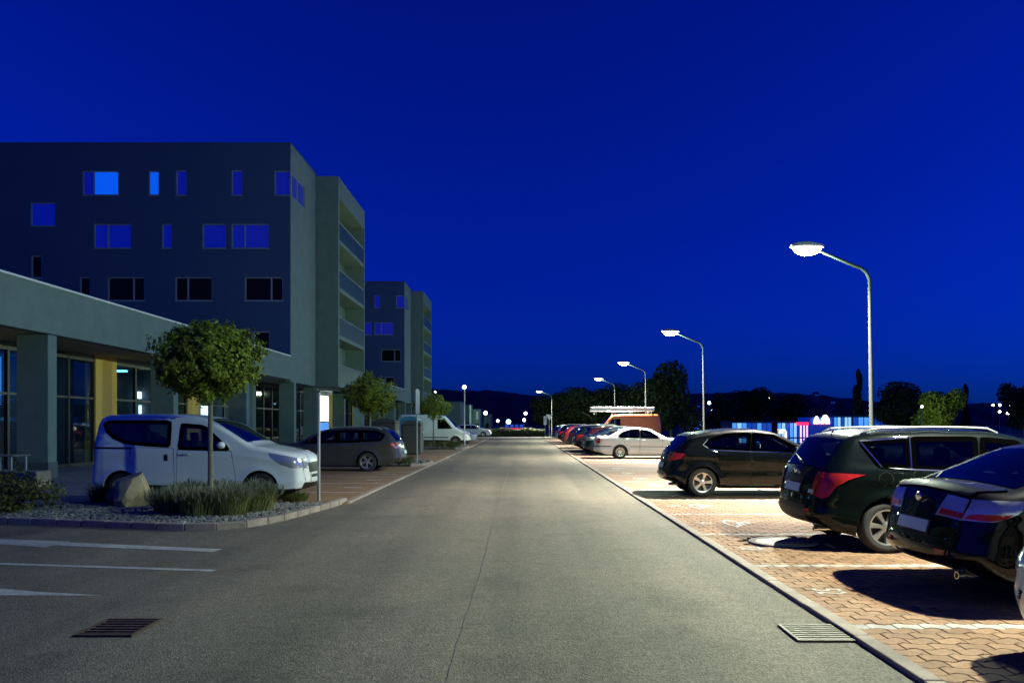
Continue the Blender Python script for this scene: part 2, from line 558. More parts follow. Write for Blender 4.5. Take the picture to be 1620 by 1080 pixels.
def paint(name, col, metal=0.25, rough=0.32):
    dark = max(col) < 0.03
    m = mat(name, col, max(rough, 0.45), metal=metal * 0.5, coat=0.62 if dark else 1.0, spec=0.04 if dark else 0.25)
    nt = m.node_tree
    b = nt.nodes['Principled BSDF']
    b.inputs['Coat Roughness'].default_value = 0.025
    ge = nt.nodes.new('ShaderNodeNewGeometry')          # inside of the shell is dark lining
    li = nt.nodes.new('ShaderNodeBsdfDiffuse')
    li.inputs[0].default_value = (0.012, 0.012, 0.012, 1)
    mx = nt.nodes.new('ShaderNodeMixShader')
    nt.links.new(ge.outputs['Backfacing'], mx.inputs[0])
    nt.links.new(b.outputs[0], mx.inputs[1])
    nt.links.new(li.outputs[0], mx.inputs[2])
    nt.links.new(mx.outputs[0], nt.nodes['Material Output'].inputs[0])
    return m


# ================================================================== SETTING
XR, XL = 2.645, -3.62                   # right and left road edges
# ground to the horizon; drops to the right, behind the car park
gx = np.concatenate([np.linspace(-3000, -60, 12), np.linspace(-50, 60, 45), np.linspace(70, 3000, 14)])
gy = np.concatenate([np.linspace(-300, -10, 5), np.linspace(0, 160, 60), np.linspace(180, 4000, 16)])


def ground_z(x, y):
    t = min(1, max(0, (x - 9.2) / 14.0)) * min(1, max(0, (y - 25) / 60.0))
    far = min(1, max(0, (y - 95) / 25.0))
    return -0.06 - 2.0 * t * t * (3 - 2 * t) * (1 if x > 9.2 else 0) - 0.35 * far * (1 - t)


mb = MB()
vv = [(x, y, ground_z(x, y)) for y in gy for x in gx]
nx = len(gx)
ff = [(j * nx + i, j * nx + i + 1, (j + 1) * nx + i + 1, (j + 1) * nx + i) for j in range(len(gy) - 1) for i in range(nx - 1)]
mb.add(vv, ff)
tag(mb.obj('ground', M['grassland'], smooth=True), kind='structure')

# asphalt: one sheet for the road and the side street
mb = MB()
mb.quad((-70, -10, 0), (XR - 0.11, -10, 0), (XR - 0.11, 84, 0), (-70, 84, 0))
tag(mb.obj('road', M['asphalt']), kind='structure')
# crossing street at the far end
mb = MB()
mb.quad((-60, 84, 0.004), (60, 84, -0.02), (60, 93, -0.02), (-60, 93, 0.004))
tag(mb.obj('crossing_street', M['concrete']), kind='structure')
# lengthwise tar seam in the road
mb = MB()
pts = []
yy = 2.0
while yy < 40:
    pts.append((-0.46 + 0.015 * math.sin(yy * 0.9) + random.uniform(-0.006, 0.006), yy, random.uniform(0.006, 0.016)))
    yy += 0.16
for a, b in zip(pts[:-1], pts[1:]):
    mb.quad((a[0] - a[2], a[1], 0.004), (a[0] + a[2], a[1], 0.004), (b[0] + b[2], b[1], 0.004), (b[0] - b[2], b[1], 0.004))
tag(mb.obj('road_seam', M['tar']), kind='structure')

# ---- right side parking paving: interlocking pavers
PL, PH, PA = 0.215, 0.135, 0.026
PX0, PX1, PY0, PY1 = 2.558, 8.35, 2.4, 16.6
mb = MB()
mb.quad((XR - 0.02, -10, 0.008), (PX1 + 0.1, -10, 0.008), (PX1 + 0.1, 17.0, 0.008), (XR - 0.02, 17.0, 0.008))
paving = tag(mb.obj('parking_paving', M['joint']), kind='structure')
mb = MB()
mb.quad((XR - 0.02, PY1 + 0.05, 0.028), (PX1 + 0.1, PY1 + 0.05, 0.028), (PX1 + 0.1, 84, 0.028), (XR - 0.02, 84, 0.028))
tag(mb.obj('parking_paving_far', M['paving_far']), kind='structure')


def paver_mesh(kind, name, mt):
    a = PA if kind == 0 else -PA
    g = 0.0045
    bot = [(g, 0), (PL / 4, a), (3 * PL / 4, -a), (PL - g, 0)]
    base = [(x, y + g) for x, y in bot] + [(x, y + PH - g) for x, y in bot[::-1]]
    cx, cy = PL / 2, PH / 2
    top = [(cx + (x - cx) * 0.955, cy + (y - cy) * 0.93) for x, y in base]
    n = len(base)
    m = MB()
    v = [(x, y, -0.004) for x, y in base] + [(x, y, 0.0175) for x, y in base] + [(x, y, 0.0215) for x, y in top]
    f = []
    for k in (0, 1):
        f += [(k * n + i, k * n + (i + 1) % n, (k + 1) * n + (i + 1) % n, (k + 1) * n + i) for i in range(n)]
    f += [(2 * n, 2 * n + 1, 2 * n + 6, 2 * n + 7), (2 * n + 1, 2 * n + 2, 2 * n + 5, 2 * n + 6), (2 * n + 2, 2 * n + 3, 2 * n + 4, 2 * n + 5)]
    m.add(v, f)
    return m


MANHOLE = (3.60, 10.25, 0.46)
BAY0, BAYW = 5.97, 2.475                 # first bay line, bay width
line_rows = set()
for k in range(-1, 5):
    line_rows.add(int(round((BAY0 + k * BAYW - PY0) / PH)))
pm = {}
for kind in (0, 1):
    pm[(kind, 0)] = paver_mesh(kind, 'paver', None).mesh('paver', M['paver'])
    pm[(kind, 1)] = paver_mesh(kind, 'paver', None).mesh('white_paver', M['paver_white'])
src = {k: paver_mesh(k, '', None) for k in (0, 1)}
cands = []
nrow = int((PY1 - PY0) / PH)
for j in range(nrow):
    off = 0.5 * PL if j % 2 else 0.0
    ncol = int((PX1 - PX0 - off) / PL)
    for i in range(ncol):
        x, y = PX0 + off + i * PL, PY0 + j * PH
        cx, cy = x + PL / 2, y + PH / 2
        if math.hypot(cx - MANHOLE[0], cy - MANHOLE[1]) < MANHOLE[2] + 0.10: continue
        sx, sy = HX + cx * FPX / cy, HY + CAMZ * FPX / cy
        vis = sx < 1630 and sy < 1090
        # hidden under the near cars
        hid = (cx > 4.35 and cy > 5.9)
        cands.append((0 if (vis and not hid) else 1, cy, x, y, j % 2, 1 if j in line_rows else 0))
cands.sort()
rest = {0: MB(), 1: MB()}
for n, (h, cy, x, y, kind, white) in enumerate(cands):
    dz = random.uniform(-0.0018, 0.0018) + 0.008
    if n < 300 and h == 0:
        o = mesh_obj('paver' if not white else 'white_paver', pm[(kind, white)], paving, (x, y, dz))
    else:
        s = src[kind]
        rest[white].add([(p[0] + x, p[1] + y, p[2] + dz) for p in s.v], s.f)
tag(rest[0].obj('pavers', M['paver'], paving), kind='stuff')
tag(rest[1].obj('white_pavers', M['paver_white'], paving), kind='stuff')
# painted bay lines further out
mb = MB()
for k in range(5, 31):
    y = BAY0 + k * BAYW
    mb.quad((XR + 0.15, y - 0.05, 0.032), (8.0, y - 0.05 + 0.1, 0.032), (8.0, y + 0.05 + 0.1, 0.032), (XR + 0.15, y + 0.05, 0.032))
tag(mb.obj('bay_lines', M['linepaint']), kind='structure')

# flush kerb stones along the right edge
kerb_r = thing('right_kerb', 'flush pale concrete kerb between the road and the tan parking bays', 'kerb')
kerb_r['kind'] = 'structure'
del kerb_r['category']
km = MB().bbox(-0.065, 0.065, 0.003, 0.997, -0.05, 0.036, 0.006).mesh('kerb_stone', M['kerb'])
for k in range(2, 86):
    mesh_obj('kerb_stone', km, kerb_r, (XR - 0.045 + random.uniform(-0.003, 0.003), k * 1.0 - 0.3, random.uniform(-0.003, 0.003)))


def text_mesh(body, size, mt, name):
    cu = bpy.data.curves.new(name, 'FONT')
    cu.body = body
    cu.size = size
    cu.align_x = 'CENTER'
    cu.align_y = 'CENTER'
    o = bpy.data.objects.new(name, cu)
    me = bpy.data.meshes.new_from_object(o)
    bpy.data.objects.remove(o)
    me.materials.append(mt)
    return me


# stencilled bay numbers and wheelchair marks
for k, body in ((0, '52'), (1, '53'), (2, '54'), (3, '55')):
    me = text_mesh(body, 0.40, M['linepaint'], 'bay_number')
    o = mesh_obj('bay_number', me, None, (2.96, BAY0 + (k + 0.5) * BAYW, 0.0345), 0)
    o.rotation_euler = (0, 0, -PI / 2 - 0.0)
    o.scale = (0.62, 1.0, 1)
    tag(o, kind='structure')


def wheelchair(y):
    m = MB()

    def disc(cx, cy, r, n=12):
        m.add([(cx + r * math.cos(2 * PI * i / n), cy + r * math.sin(2 * PI * i / n), 0) for i in range(n)], [tuple(range(n))])

    def stroke(pp, w):
        for (a, b) in zip(pp[:-1], pp[1:]):
            d = Vector((b[0] - a[0], b[1] - a[1])).normalized() * w / 2
            m.quad((a[0] + d.y, a[1] - d.x, 0), (b[0] + d.y, b[1] - d.x, 0), (b[0] - d.y, b[1] + d.x, 0), (a[0] - d.y, a[1] + d.x, 0))
    disc(-0.05, 0.42, 0.09)
    stroke([(-0.05, 0.30), (-0.02, -0.02), (0.22, -0.02), (0.33, -0.36), (0.44, -0.32)], 0.09)
    stroke([(-0.03, 0.14), (0.20, 0.14)], 0.07)
    stroke([(0.02 + 0.29 * math.cos(a), -0.2 + 0.29 * math.sin(a)) for a in np.linspace(R(115), R(345), 15)], 0.08)
    o = m.obj('wheelchair_mark', M['linepaint'], None, loc=(3.52, y, 0.0345))
    o.rotation_euler = (0, 0, -PI / 2)
    o.scale = (1.15, 0.42, 1)
    tag(o, kind='structure')


for k in (2, 3):
    wheelchair(BAY0 + (k + 0.5) * BAYW)
for k in (4, 5, 6, 7, 8):
    wheelchair(BAY0 + (k + 0.5) * BAYW)


# ---- left side: planted corner bed, bays, pavement
BZ = 0.07
arc = []
for (px, py) in ((-260, 822), (-120, 825), (0, 828), (110, 832), (200, 836), (270, 839), (330, 839.5), (385, 836), (430, 828), (470, 818), (505, 808.5), (532, 800.5), (549, 795)):
    arc.append(G(px, py))


def resample(pts, step):
    d = [0]
    for a, b in zip(pts[:-1], pts[1:]): d.append(d[-1] + math.hypot(b[0] - a[0], b[1] - a[1]))
    n = int(d[-1] / step)
    t = np.linspace(0, d[-1], n + 1)
    return list(zip(np.interp(t, d, [p[0] for p in pts]), np.interp(t, d, [p[1] for p in pts])))


dense = []
ar = np.array(arc)
tt = np.arange(len(ar))
fine = np.linspace(0, len(ar) - 1, 160)
sm = np.array([[np.interp(t, tt, ar[:, k]) for k in (0, 1)] for t in fine])
ker = np.exp(-0.5 * (np.arange(-12, 13) / 5.0) ** 2)
ker /= ker.sum()
for k in (0, 1):
    padv = np.concatenate([2 * sm[0, k] - sm[12:0:-1, k], sm[:, k], 2 * sm[-1, k] - sm[-2:-14:-1, k]])
    sm[:, k] = np.convolve(padv, ker, 'valid')
outer = [tuple(p) for p in sm]


def offset_line(pts, d):
    res = []
    for i, p in enumerate(pts):
        a, b = pts[max(i - 1, 0)], pts[min(i + 1, len(pts) - 1)]
        t = Vector((b[0] - a[0], b[1] - a[1])).normalized()
        res.append((p[0] - t.y * d, p[1] + t.x * d))
    return res


kerb_l = thing('corner_kerb', 'curved pale kerb of short stones round the planted corner bed', 'kerb')
kerb_l['kind'] = 'structure'
del kerb_l['category']
stones = resample(outer, 0.46)


def kerb_stone(a, b, w, z1, parent, gap=0.006):
    a, b = Vector((a[0], a[1])), Vector((b[0], b[1]))
    t = (b - a).normalized()
    L = (b - a).length
    m = MB().bbox(gap, L - gap, 0, w, -0.04, z1, 0.012)
    o = m.obj('kerb_stone', M['kerb'], parent, loc=(a.x, a.y, 0))
    o.rotation_euler = (0, 0, math.atan2(t.y, t.x))
    return o


for a, b in zip(stones[:-1], stones[1:]):
    kerb_stone(a, b, 0.14, 0.105 + random.uniform(-0.004, 0.004), kerb_l)
inner = offset_line(outer, 0.12)
bed_poly = inner + [(-3.80, 15.28), (-4.15, 14.92), (-13.0, 14.92), (-13.0, inner[0][1])]
mb = MB()
mb.prism(bed_poly, -0.05, BZ)
tag(mb.obj('planting_bed', M['soil']), kind='structure')


def inside(p, poly):
    x, y = p
    c = False
    for i in range(len(poly)):
        x1, y1 = poly[i]
        x2, y2 = poly[i - 1]
        if (y1 > y) != (y2 > y) and x < (x2 - x1) * (y - y1) / (y2 - y1 + 1e-12) + x1: c = not c
    return c


ICO_V = np.array([(0, 0, -1), (0.72, -0.53, -0.45), (-0.28, -0.85, -0.45), (-0.89, 0, -0.45), (-0.28, 0.85, -0.45), (0.72, 0.53, -0.45),
                  (0.28, -0.85, 0.45), (-0.72, -0.53, 0.45), (-0.72, 0.53, 0.45), (0.28, 0.85, 0.45), (0.89, 0, 0.45), (0, 0, 1)])
ICO_F = [(0, 2, 1), (1, 5, 0), (0, 3, 2), (0, 4, 3), (0, 5, 4), (1, 10, 5), (2, 6, 1), (3, 7, 2), (4, 8, 3), (5, 9, 4), (1, 6, 10), (2, 7, 6), (3, 8, 7), (4, 9, 8), (5, 10, 9), (6, 11, 10), (7, 11, 6), (8, 11, 7), (9, 11, 8), (10, 11, 9)]


def scatter_stones(poly, n, z, s0, s1, name):
    xs = [p[0] for p in poly]
    ys = [p[1] for p in poly]
    m = MB()
    cnt = 0
    while cnt < n:
        x, y = random.uniform(min(xs), max(xs)), random.uniform(min(ys), max(ys))
        if not inside((x, y), poly): continue
        s = random.uniform(s0, s1)
        sc = np.array([random.uniform(0.7, 1.3), random.uniform(0.7, 1.3), random.uniform(0.5, 0.9)]) * s
        a = random.uniform(0, 2 * PI)
        v = (ICO_V + rng.uniform(-0.14, 0.14, ICO_V.shape)) * sc
        ca, sa = math.cos(a), math.sin(a)
        v = np.stack([v[:, 0] * ca - v[:, 1] * sa + x, v[:, 0] * sa + v[:, 1] * ca + y, v[:, 2] + z + s * 0.25], 1)
        m.add(v.tolist(), ICO_F)
        cnt += 1
    return tag(m.obj(name, M['gravel']), kind='stuff')


bed_vis = inner + [(-3.80, 15.22), (-4.15, 14.88), (-10.6, 14.88), (-10.6, inner[0][1])]
scatter_stones(bed_vis, 6500, BZ, 0.018, 0.038, 'gravel')

# left parking bays
mb = MB()
mb.prism([(XL + 0.05, 15.35), (XL + 0.05, 84), (-8.75, 84), (-8.75, 14.98), (-4.1, 14.98)], -0.05, 0.03)
tag(mb.obj('left_parking_paving', M['paving_left']), kind='structure')
kerb_l2 = thing('left_kerb', 'low straight kerb along the left parking bays', 'kerb')
kerb_l2['kind'] = 'structure'
del kerb_l2['category']
km2 = MB().bbox(-0.06, 0.06, 0.004, 0.996, -0.05, 0.042, 0.006).mesh('kerb_stone', M['kerb'])
for k in range(0, 68):
    mesh_obj('kerb_stone', km2, kerb_l2, (XL + 0.0, 15.42 + k, random.uniform(-0.003, 0.003)))
mb = MB()
for y in (17.6, 20.2, 22.8, 25.0, 27.6, 34.5, 37, 39.5, 42, 44.5, 54.5, 57):
    mb.quad((-8.4, y - 0.05, 0.034), (XL - 0.1, y - 0.05, 0.034), (XL - 0.1, y + 0.05, 0.034), (-8.4, y + 0.05, 0.034))
for y in (18.9, 21.5, 24.0):
    mb.quad((-4.5, y - 0.05, 0.034), (-4.05, y - 0.05, 0.034), (-4.05, y + 0.12, 0.034), (-4.5, y + 0.12, 0.034))
tag(mb.obj('left_bay_lines', M['linepaint']), kind='structure')
mb = MB()
mb.prism([(-8.75, 12.6), (-8.75, 84), (-17, 84), (-17, 12.6)], -0.05, 0.055)
tag(mb.obj('left_sidewalk', M['sidewalk']), kind='structure')
# beds further along the left bays
for (y0, y1) in ((28.3, 31.6), (47.3, 52.8)):
    poly = [(-3.85, y0 + 0.5), (-3.75, y0 + 1.0), (-3.75, y1 - 0.8), (-3.95, y1 - 0.1), (-8.6, y1), (-8.6, y0), (-4.3, y0)]
    mb = MB()
    mb.prism(poly, -0.02, 0.10)
    tag(mb.obj('planting_bed', M['soil']), kind='structure')
    kb = thing('bed_kerb', 'low kerb round a planted bed between left bays', 'kerb')
    kb['kind'] = 'structure'
    del kb['category']
    ring = [(-4.2, y0 - 0.1), (-3.75, y0 + 0.35), (-3.64, y0 + 1.0), (-3.64, y1 - 0.9), (-3.85, y1 + 0.05)]
    rs = resample(ring, 0.5)
    for a, b in zip(rs[:-1], rs[1:]):
        kerb_stone(a, b, 0.12, 0.13, kb)
    scatter_stones(poly, 700, 0.10, 0.03, 0.06, 'gravel')

# ---- road paint of the side street
mb = MB()
lines = [
    [(105, 857.5), (352, 868.5), (335, 873.0), (88, 862.5)],
    [(-300, 848), (0, 852.5), (112, 856.5), (72, 865.5), (0, 860.5), (-300, 853)],
    [(-300, 886), (0, 890.3), (342, 901), (334, 903.8), (0, 892.8), (-300, 888)],
    [(-300, 923), (0, 931), (60, 936), (163, 941.8), (0, 941.5), (-300, 938)],
]
for ln in lines:
    g = [G(*p) for p in ln]
    mb.add([(p[0], p[1], 0.004) for p in g], [tuple(range(len(g)))])
tag(mb.obj('side_street_markings', M['linepaint']), kind='structure')


# ---- drain grates and manhole
def grate(x, y, sx, sy, m_iron, label, nbar=7):
    t = thing('drain_grate', label, 'drain grate', (x, y, 0))
    MB().box(-sx / 2, sx / 2, -sy / 2, sy / 2, 0.003, 0.005).obj('pit', M['black'], t)
    f = MB()
    for (a, b, c, d) in ((-sx / 2, sx / 2, -sy / 2, -sy / 2 + 0.025), (-sx / 2, sx / 2, sy / 2 - 0.025, sy / 2), (-sx / 2, -sx / 2 + 0.025, -sy / 2 + 0.025, sy / 2 - 0.025), (sx / 2 - 0.025, sx / 2, -sy / 2 + 0.025, sy / 2 - 0.025)):
        f.box(a, b, c, d, 0.0, 0.018)
    f.obj('frame', m_iron, t)
    bar = MB().bbox(-sx / 2 + 0.026, sx / 2 - 0.026, -0.016, 0.016, 0.0, 0.016, 0.004).mesh('bar', m_iron)
    for k in range(nbar):
        mesh_obj('bar', bar, t, (0, -sy / 2 + 0.025 + (k + 0.5) * (sy - 0.05) / nbar, 0))
    return t


grate(2.325, 5.86, 0.47, 0.46, M['iron'], 'pale worn drain grate against the right kerb')
grate(-3.245, 6.02, 0.46, 0.50, M['rust'], 'dark rusty drain grate in the asphalt at lower left', 6)
mh = thing('manhole_cover', 'round manhole cover with pale concrete ring in tan pavers', 'manhole', (MANHOLE[0], MANHOLE[1], 0))
MB().lathe([(0.37, 0.0), (0.37, 0.034), (0.46, 0.034), (0.46, 0.0)], 40).obj('ring', M['concrete'], mh)
mb = MB()
mb.lathe([(0.0, 0.031), (0.12, 0.031), (0.12, 0.028), (0.16, 0.028), (0.16, 0.031), (0.30, 0.031), (0.30, 0.028), (0.33, 0.028), (0.33, 0.031), (0.366, 0.031), (0.366, 0.0)], 40)
mb.obj('cover', M['iron'], mh)


# ================================================================== BUILDINGS
def holes_wall(m, w, h, holes, depth, T, mi=0, mi_rev=None, v0=0):
    """wall panel in (u,v) with rectangular openings and reveals; T maps (u,v,d) to a point, d = depth into the wall"""
    us = sorted(set([0, w] + [q for ho in holes for q in (ho[0], ho[1])]))
    vs_ = sorted(set([v0, h] + [q for ho in holes for q in (ho[2], ho[3])]))
    for i in range(len(us) - 1):
        for j in range(len(vs_) - 1):
            cu, cv = (us[i] + us[i + 1]) / 2, (vs_[j] + vs_[j + 1]) / 2
            if any(a < cu < b and c < cv < d for a, b, c, d in holes): continue
            m.quad(T(us[i], vs_[j], 0), T(us[i + 1], vs_[j], 0), T(us[i + 1], vs_[j + 1], 0), T(us[i], vs_[j + 1], 0), mi)
    for a, b, c, d in holes:
        for (p, q) in (((a, c), (b, c)), ((b, c), (b, d)), ((b, d), (a, d)), ((a, d), (a, c))):
            m.quad(T(p[0], p[1], 0), T(p[0], p[1], depth), T(q[0], q[1], depth), T(q[0], q[1], 0), mi if mi_rev is None else mi_rev)


def window(parent, T, a, b, c, d, mull, panes, fm, fw=0.07, dep=0.10, name='window'):
    """window frame (part) with its panes (sub-parts) set back in the opening"""
    f = MB()

    def bar(u0, u1, v0, v1, d0, d1):
        pts = [T(u, v, dd) for dd in (d1, d0) for (u, v) in ((u0, v0), (u1, v0), (u1, v1), (u0, v1))]
        f.add(pts, [(0, 3, 2, 1), (4, 5, 6, 7), (0, 1, 5, 4), (1, 2, 6, 5), (2, 3, 7, 6), (3, 0, 4, 7)])
    bar(a, b, c, c + fw, dep - 0.05, dep + 0.03)
    bar(a, b, d - fw, d, dep - 0.05, dep + 0.03)
    xs = [a] + mull + [b]
    for k, x in enumerate(xs):
        x0, x1 = (x, x + fw) if k == 0 else ((x - fw, x) if k == len(xs) - 1 else (x - fw * 0.6, x + fw * 0.6))
        bar(x0, x1, c + fw, d - fw, dep - 0.05, dep + 0.03)
    bar(a - 0.04, b + 0.04, c - 0.04, c - 0.002, -0.05, dep)          # sill
    w = f.obj(name, fm, parent)
    for k in range(len(xs) - 1):
        x0, x1 = xs[k], xs[k + 1]
        pm_ = panes[k] if isinstance(panes, (list, tuple)) else panes
        q = MB()
        q.quad(T(x0 + 0.02, c + 0.02, dep), T(x1 - 0.02, c + 0.02, dep), T(x1 - 0.02, d - 0.02, dep), T(x0 + 0.02, d - 0.02, dep))
        q.obj('pane', pm_, w)
    return w


FX = -13.9       # fascia plane, GX glazing plane
GX = -16.5
TY = 44.9        # tower front plane
SC = FPX / TY


def apartment_building(dy, label, first):
    t = thing('apartment_building', label, 'building', (0, dy, 0), 0)
    ztop, zs, zp = 18.5, 4.3, 5.69
    # ---- tower front wall, normal -y
    XLEFT = -46.0

    def TF(u, v, d): return (XLEFT + u, TY + d, v)

    def wpx(x0, x1, y0, y1):
        return ((x0 - HX) / SC - XLEFT, (x1 - HX) / SC - XLEFT, (HY - y1) / SC + CAMZ, (HY - y0) / SC + CAMZ)

    B_, D_, Lt = M['pane_skyglow'], M['pane'], M['pane_lit']
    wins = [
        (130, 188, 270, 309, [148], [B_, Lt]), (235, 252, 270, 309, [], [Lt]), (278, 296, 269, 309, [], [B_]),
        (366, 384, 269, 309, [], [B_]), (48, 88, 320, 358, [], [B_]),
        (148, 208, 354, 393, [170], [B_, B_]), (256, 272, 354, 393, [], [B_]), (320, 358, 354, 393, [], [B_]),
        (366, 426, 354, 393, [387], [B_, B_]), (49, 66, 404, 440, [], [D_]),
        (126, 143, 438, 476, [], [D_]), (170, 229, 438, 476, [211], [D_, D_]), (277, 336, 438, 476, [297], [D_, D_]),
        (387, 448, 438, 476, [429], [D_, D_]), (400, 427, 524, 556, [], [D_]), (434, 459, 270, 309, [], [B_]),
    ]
    holes = []
    for w in wins:
        holes.append(wpx(*w[:4]))
    m = MB()
    holes_wall(m, FX - XLEFT, ztop, holes, 0.16, TF, v0=zs + 0.07)
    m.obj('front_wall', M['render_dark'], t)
    for w, h in zip(wins, holes):
        mull = [(q - HX) / SC - XLEFT for q in w[4]]
        panes = w[5]
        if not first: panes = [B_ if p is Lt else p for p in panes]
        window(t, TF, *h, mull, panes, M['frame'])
    # ---- tower side wall, normal +x : from TY to 50.5 full height, and the corner window
    z0c, z1c = holes[-1][2], holes[-1][3]

    def TS(u, v, d): return (FX - d, TY + u, v)
    hs = [(0.0015, 3.05, z0c, z1c)]
    m = MB()
    holes_wall(m, 5.6, ztop, [(0.25, 3.05, z0c, z1c)], 0.16, TS, v0=zs)
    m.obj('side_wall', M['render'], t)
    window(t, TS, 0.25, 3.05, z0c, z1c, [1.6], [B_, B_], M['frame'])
    m = MB()
    m.box(XLEFT, FX - 0.17, TY + 0.17, 62, ztop - 0.3, ztop - 0.002)
    m.quad((XLEFT, 62, 0), (XLEFT, 62, ztop), (FX, 62, ztop), (FX, 62, zs))
    m.obj('roof', M['soffit'], t)
    m = MB()
    m.box(XLEFT - 0.05, FX + 0.03, TY - 0.03, TY + 0.25, ztop + 0.001, ztop + 0.06)
    m.box(FX - 0.25, FX + 0.03, TY + 0.252, 50.45, ztop, ztop + 0.07)
    m.obj('parapet_cap', M['render_dark'], t)
    # ---- loggia box
    BX, b0, b1 = -12.4, 50.5, 59.0
    m = MB()
    m.box(FX + 0.001, BX, b0, b0 + 0.3, zs - 0.13, ztop - 0.1)
    m.obj('loggia_side_wall', M['render'], t)
    m = MB()
    m.box(FX + 0.001, BX, b1 - 0.25, b1, zs - 0.13, ztop - 0.1)
    m.obj('loggia_side_wall', M['render'], t)
    floors = [4.17, 7.42, 10.67, 13.92, 17.0]
    for k, z in enumerate(floors):
        m = MB()
        m.box(FX + 0.002, BX - 0.004, b0 + 0.3, b1 - 0.25, z, z + (0.27 if k < 4 else ztop - 17.1))
        m.obj('slab', M['render'] if k < 4 else M['render'], t)
    m = MB()
    m.quad((FX + 0.004, b0 + 0.3, zs), (FX + 0.004, b1 - 0.25, zs), (FX + 0.004, b1 - 0.25, ztop - 0.2), (FX + 0.004, b0 + 0.3, ztop - 0.2))
    m.obj('loggia_back_wall', M['render'], t)
    for k in range(4):
        z = floors[k] + 0.27
        m = MB()
        m.box(BX - 0.06, BX - 0.02, b0 + 0.31, b1 - 0.26, z, z + 1.18)
        m.obj('balcony_panel', M['balcony_panel'], t)
        m = MB()
        m.tube([(BX - 0.04, b0 + 0.31, z + 1.22), (BX - 0.04, b1 - 0.26, z + 1.22)], 0.03, 6)
        m.obj('handrail', M['galv'], t)
        m = MB()
        m.box(FX + 0.01, FX + 0.06, b0 + 1.2, b0 + 3.4, z + 0.02, z + 2.3)
        m.obj('balcony_door', M['frame_dark'], t)
    # ---- podium with arcade
    y0 = 15.0
    m = MB()
    m.box(FX - 0.35, FX, y0, TY - 0.001, zs, zp)
    m.box(FX - 0.35, FX + 0.0, TY + 0.0, b0 - 0.002, zs - 0.13, zs - 0.001)
    m.obj('fascia', M['render'], t)
    m = MB()
    m.box(FX - 0.42, FX + 0.05, y0, TY - 0.04, zp, zp + 0.06)
    m.obj('fascia_cap', M['whitecap'], t)
    m = MB()
    m.box(-30, FX - 0.351, y0, TY - 0.002, zp - 0.5, zp - 0.1)
    m.obj('podium_roof', M['render_dark'], t)
    m = MB()
    m.box(-30, FX - 0.352, y0, b1 + 0.2, zs - 0.02, zs + 0.06)
    m.box(FX - 0.351, BX - 0.01, b0 + 0.31, b1 - 0.26, zs - 0.15, zs - 0.131)
    m.obj('soffit', M['soffit'], t)
    for k, y in enumerate((21.9, 29.8, 37.7, 45.6, 50.7, 58.5)):
        c = MB()
        c.bbox(FX - 0.93, FX - 0.001, y, y + 0.42, 0.05, zs - (0.025 if k < 4 else 0.025), 0.012)
        c.obj('column', M['render'], t)
        c = MB()
        c.box(FX - 0.945, FX + 0.012, y - 0.015, y + 0.435, 0.05, 0.52)
        c.obj('column_plinth', M['plinth'], t)
    # glazing between yellow wall piers
    bays = []
    for k in range(-1, 5):
        ya = 28.7 + 7.9 * k
        if ya + 1.5 < y0 or ya > 60: continue
        q = MB()
        q.box(GX - 0.3, GX + 0.12, ya, ya + 1.5, 0.05, zs - 0.021)
        q.obj('wall_pier', M['yellow'] if k < 2 else M['render'], t)
        bays.append((ya + 1.5, min(ya + 7.9, 61.5)))
    for bi, (ya, yb) in enumerate(bays):
        n = 4
        st = (yb - ya) / n
        w = MB()
        for k in range(n + 1):
            yy_ = ya + k * st
            w.box(GX - 0.05, GX + 0.07, max(ya, yy_ - 0.05), min(yb, yy_ + 0.05), 0.06, zs - 0.03)
        w.box(GX - 0.045, GX + 0.065, ya, yb, 0.06, 0.20)
        w.box(GX - 0.045, GX + 0.065, ya, yb, 2.58, 2.66)
        w.box(GX - 0.045, GX + 0.065, ya, yb, 4.02, zs - 0.03)
        wf = w.obj('shop_window', M['frame_dark'], t)
        for k in range(n):
            for (za, zb) in ((0.20, 2.58), (2.66, 4.02)):
                q = MB()
                q.quad((GX + 0.01, ya + k * st + 0.051, za), (GX + 0.01, ya + (k + 1) * st - 0.051, za), (GX + 0.01, ya + (k + 1) * st - 0.051, zb), (GX + 0.01, ya + k * st + 0.051, zb))
                q.obj('pane', M['shopglass'], wf)
    # shop interior
    q = MB()
    q.quad((-24, y0, 0.06), (GX, y0, 0.06), (GX, 61, 0.06), (-24, 61, 0.06))
    q.obj('shop_floor', M['room_floor'], t)
    q = MB()
    q.quad((-24, y0, 0), (-24, 61, 0), (-24, 61, zs), (-24, y0, zs))
    for k in range(1, 6):
        yq = 28.7 + 7.9 * (k - 1) + 0.7
        q.box(-24, GX - 0.31, yq, yq + 0.15, 0.07, zs - 0.03)
    q.obj('shop_partition_walls', M['room'], t)
    return t


b1_ = apartment_building(0.0, 'nearer flat-roofed apartment block with dark front and lit blue windows', True)
b2_ = apartment_building(43.7, 'farther apartment block of the same shape rising behind the first', False)

# things inside the shop windows, one object each
def lit_panel(name, label, cat, px0, px1, py0, py1, x, mt, group=None):
    y0, y1 = x * FPX / (px0 - HX), x * FPX / (px1 - HX)
    ym = (y0 + y1) / 2
    z0, z1 = CAMZ + (HY - py1) * ym / FPX, CAMZ + (HY - py0) * ym / FPX
    m = MB()
    m.bbox(x - 0.06, x, min(y0, y1), max(y0, y1), z0, z1, 0.01)
    o = m.obj(name, mt)
    return tag(o, label, cat, group)


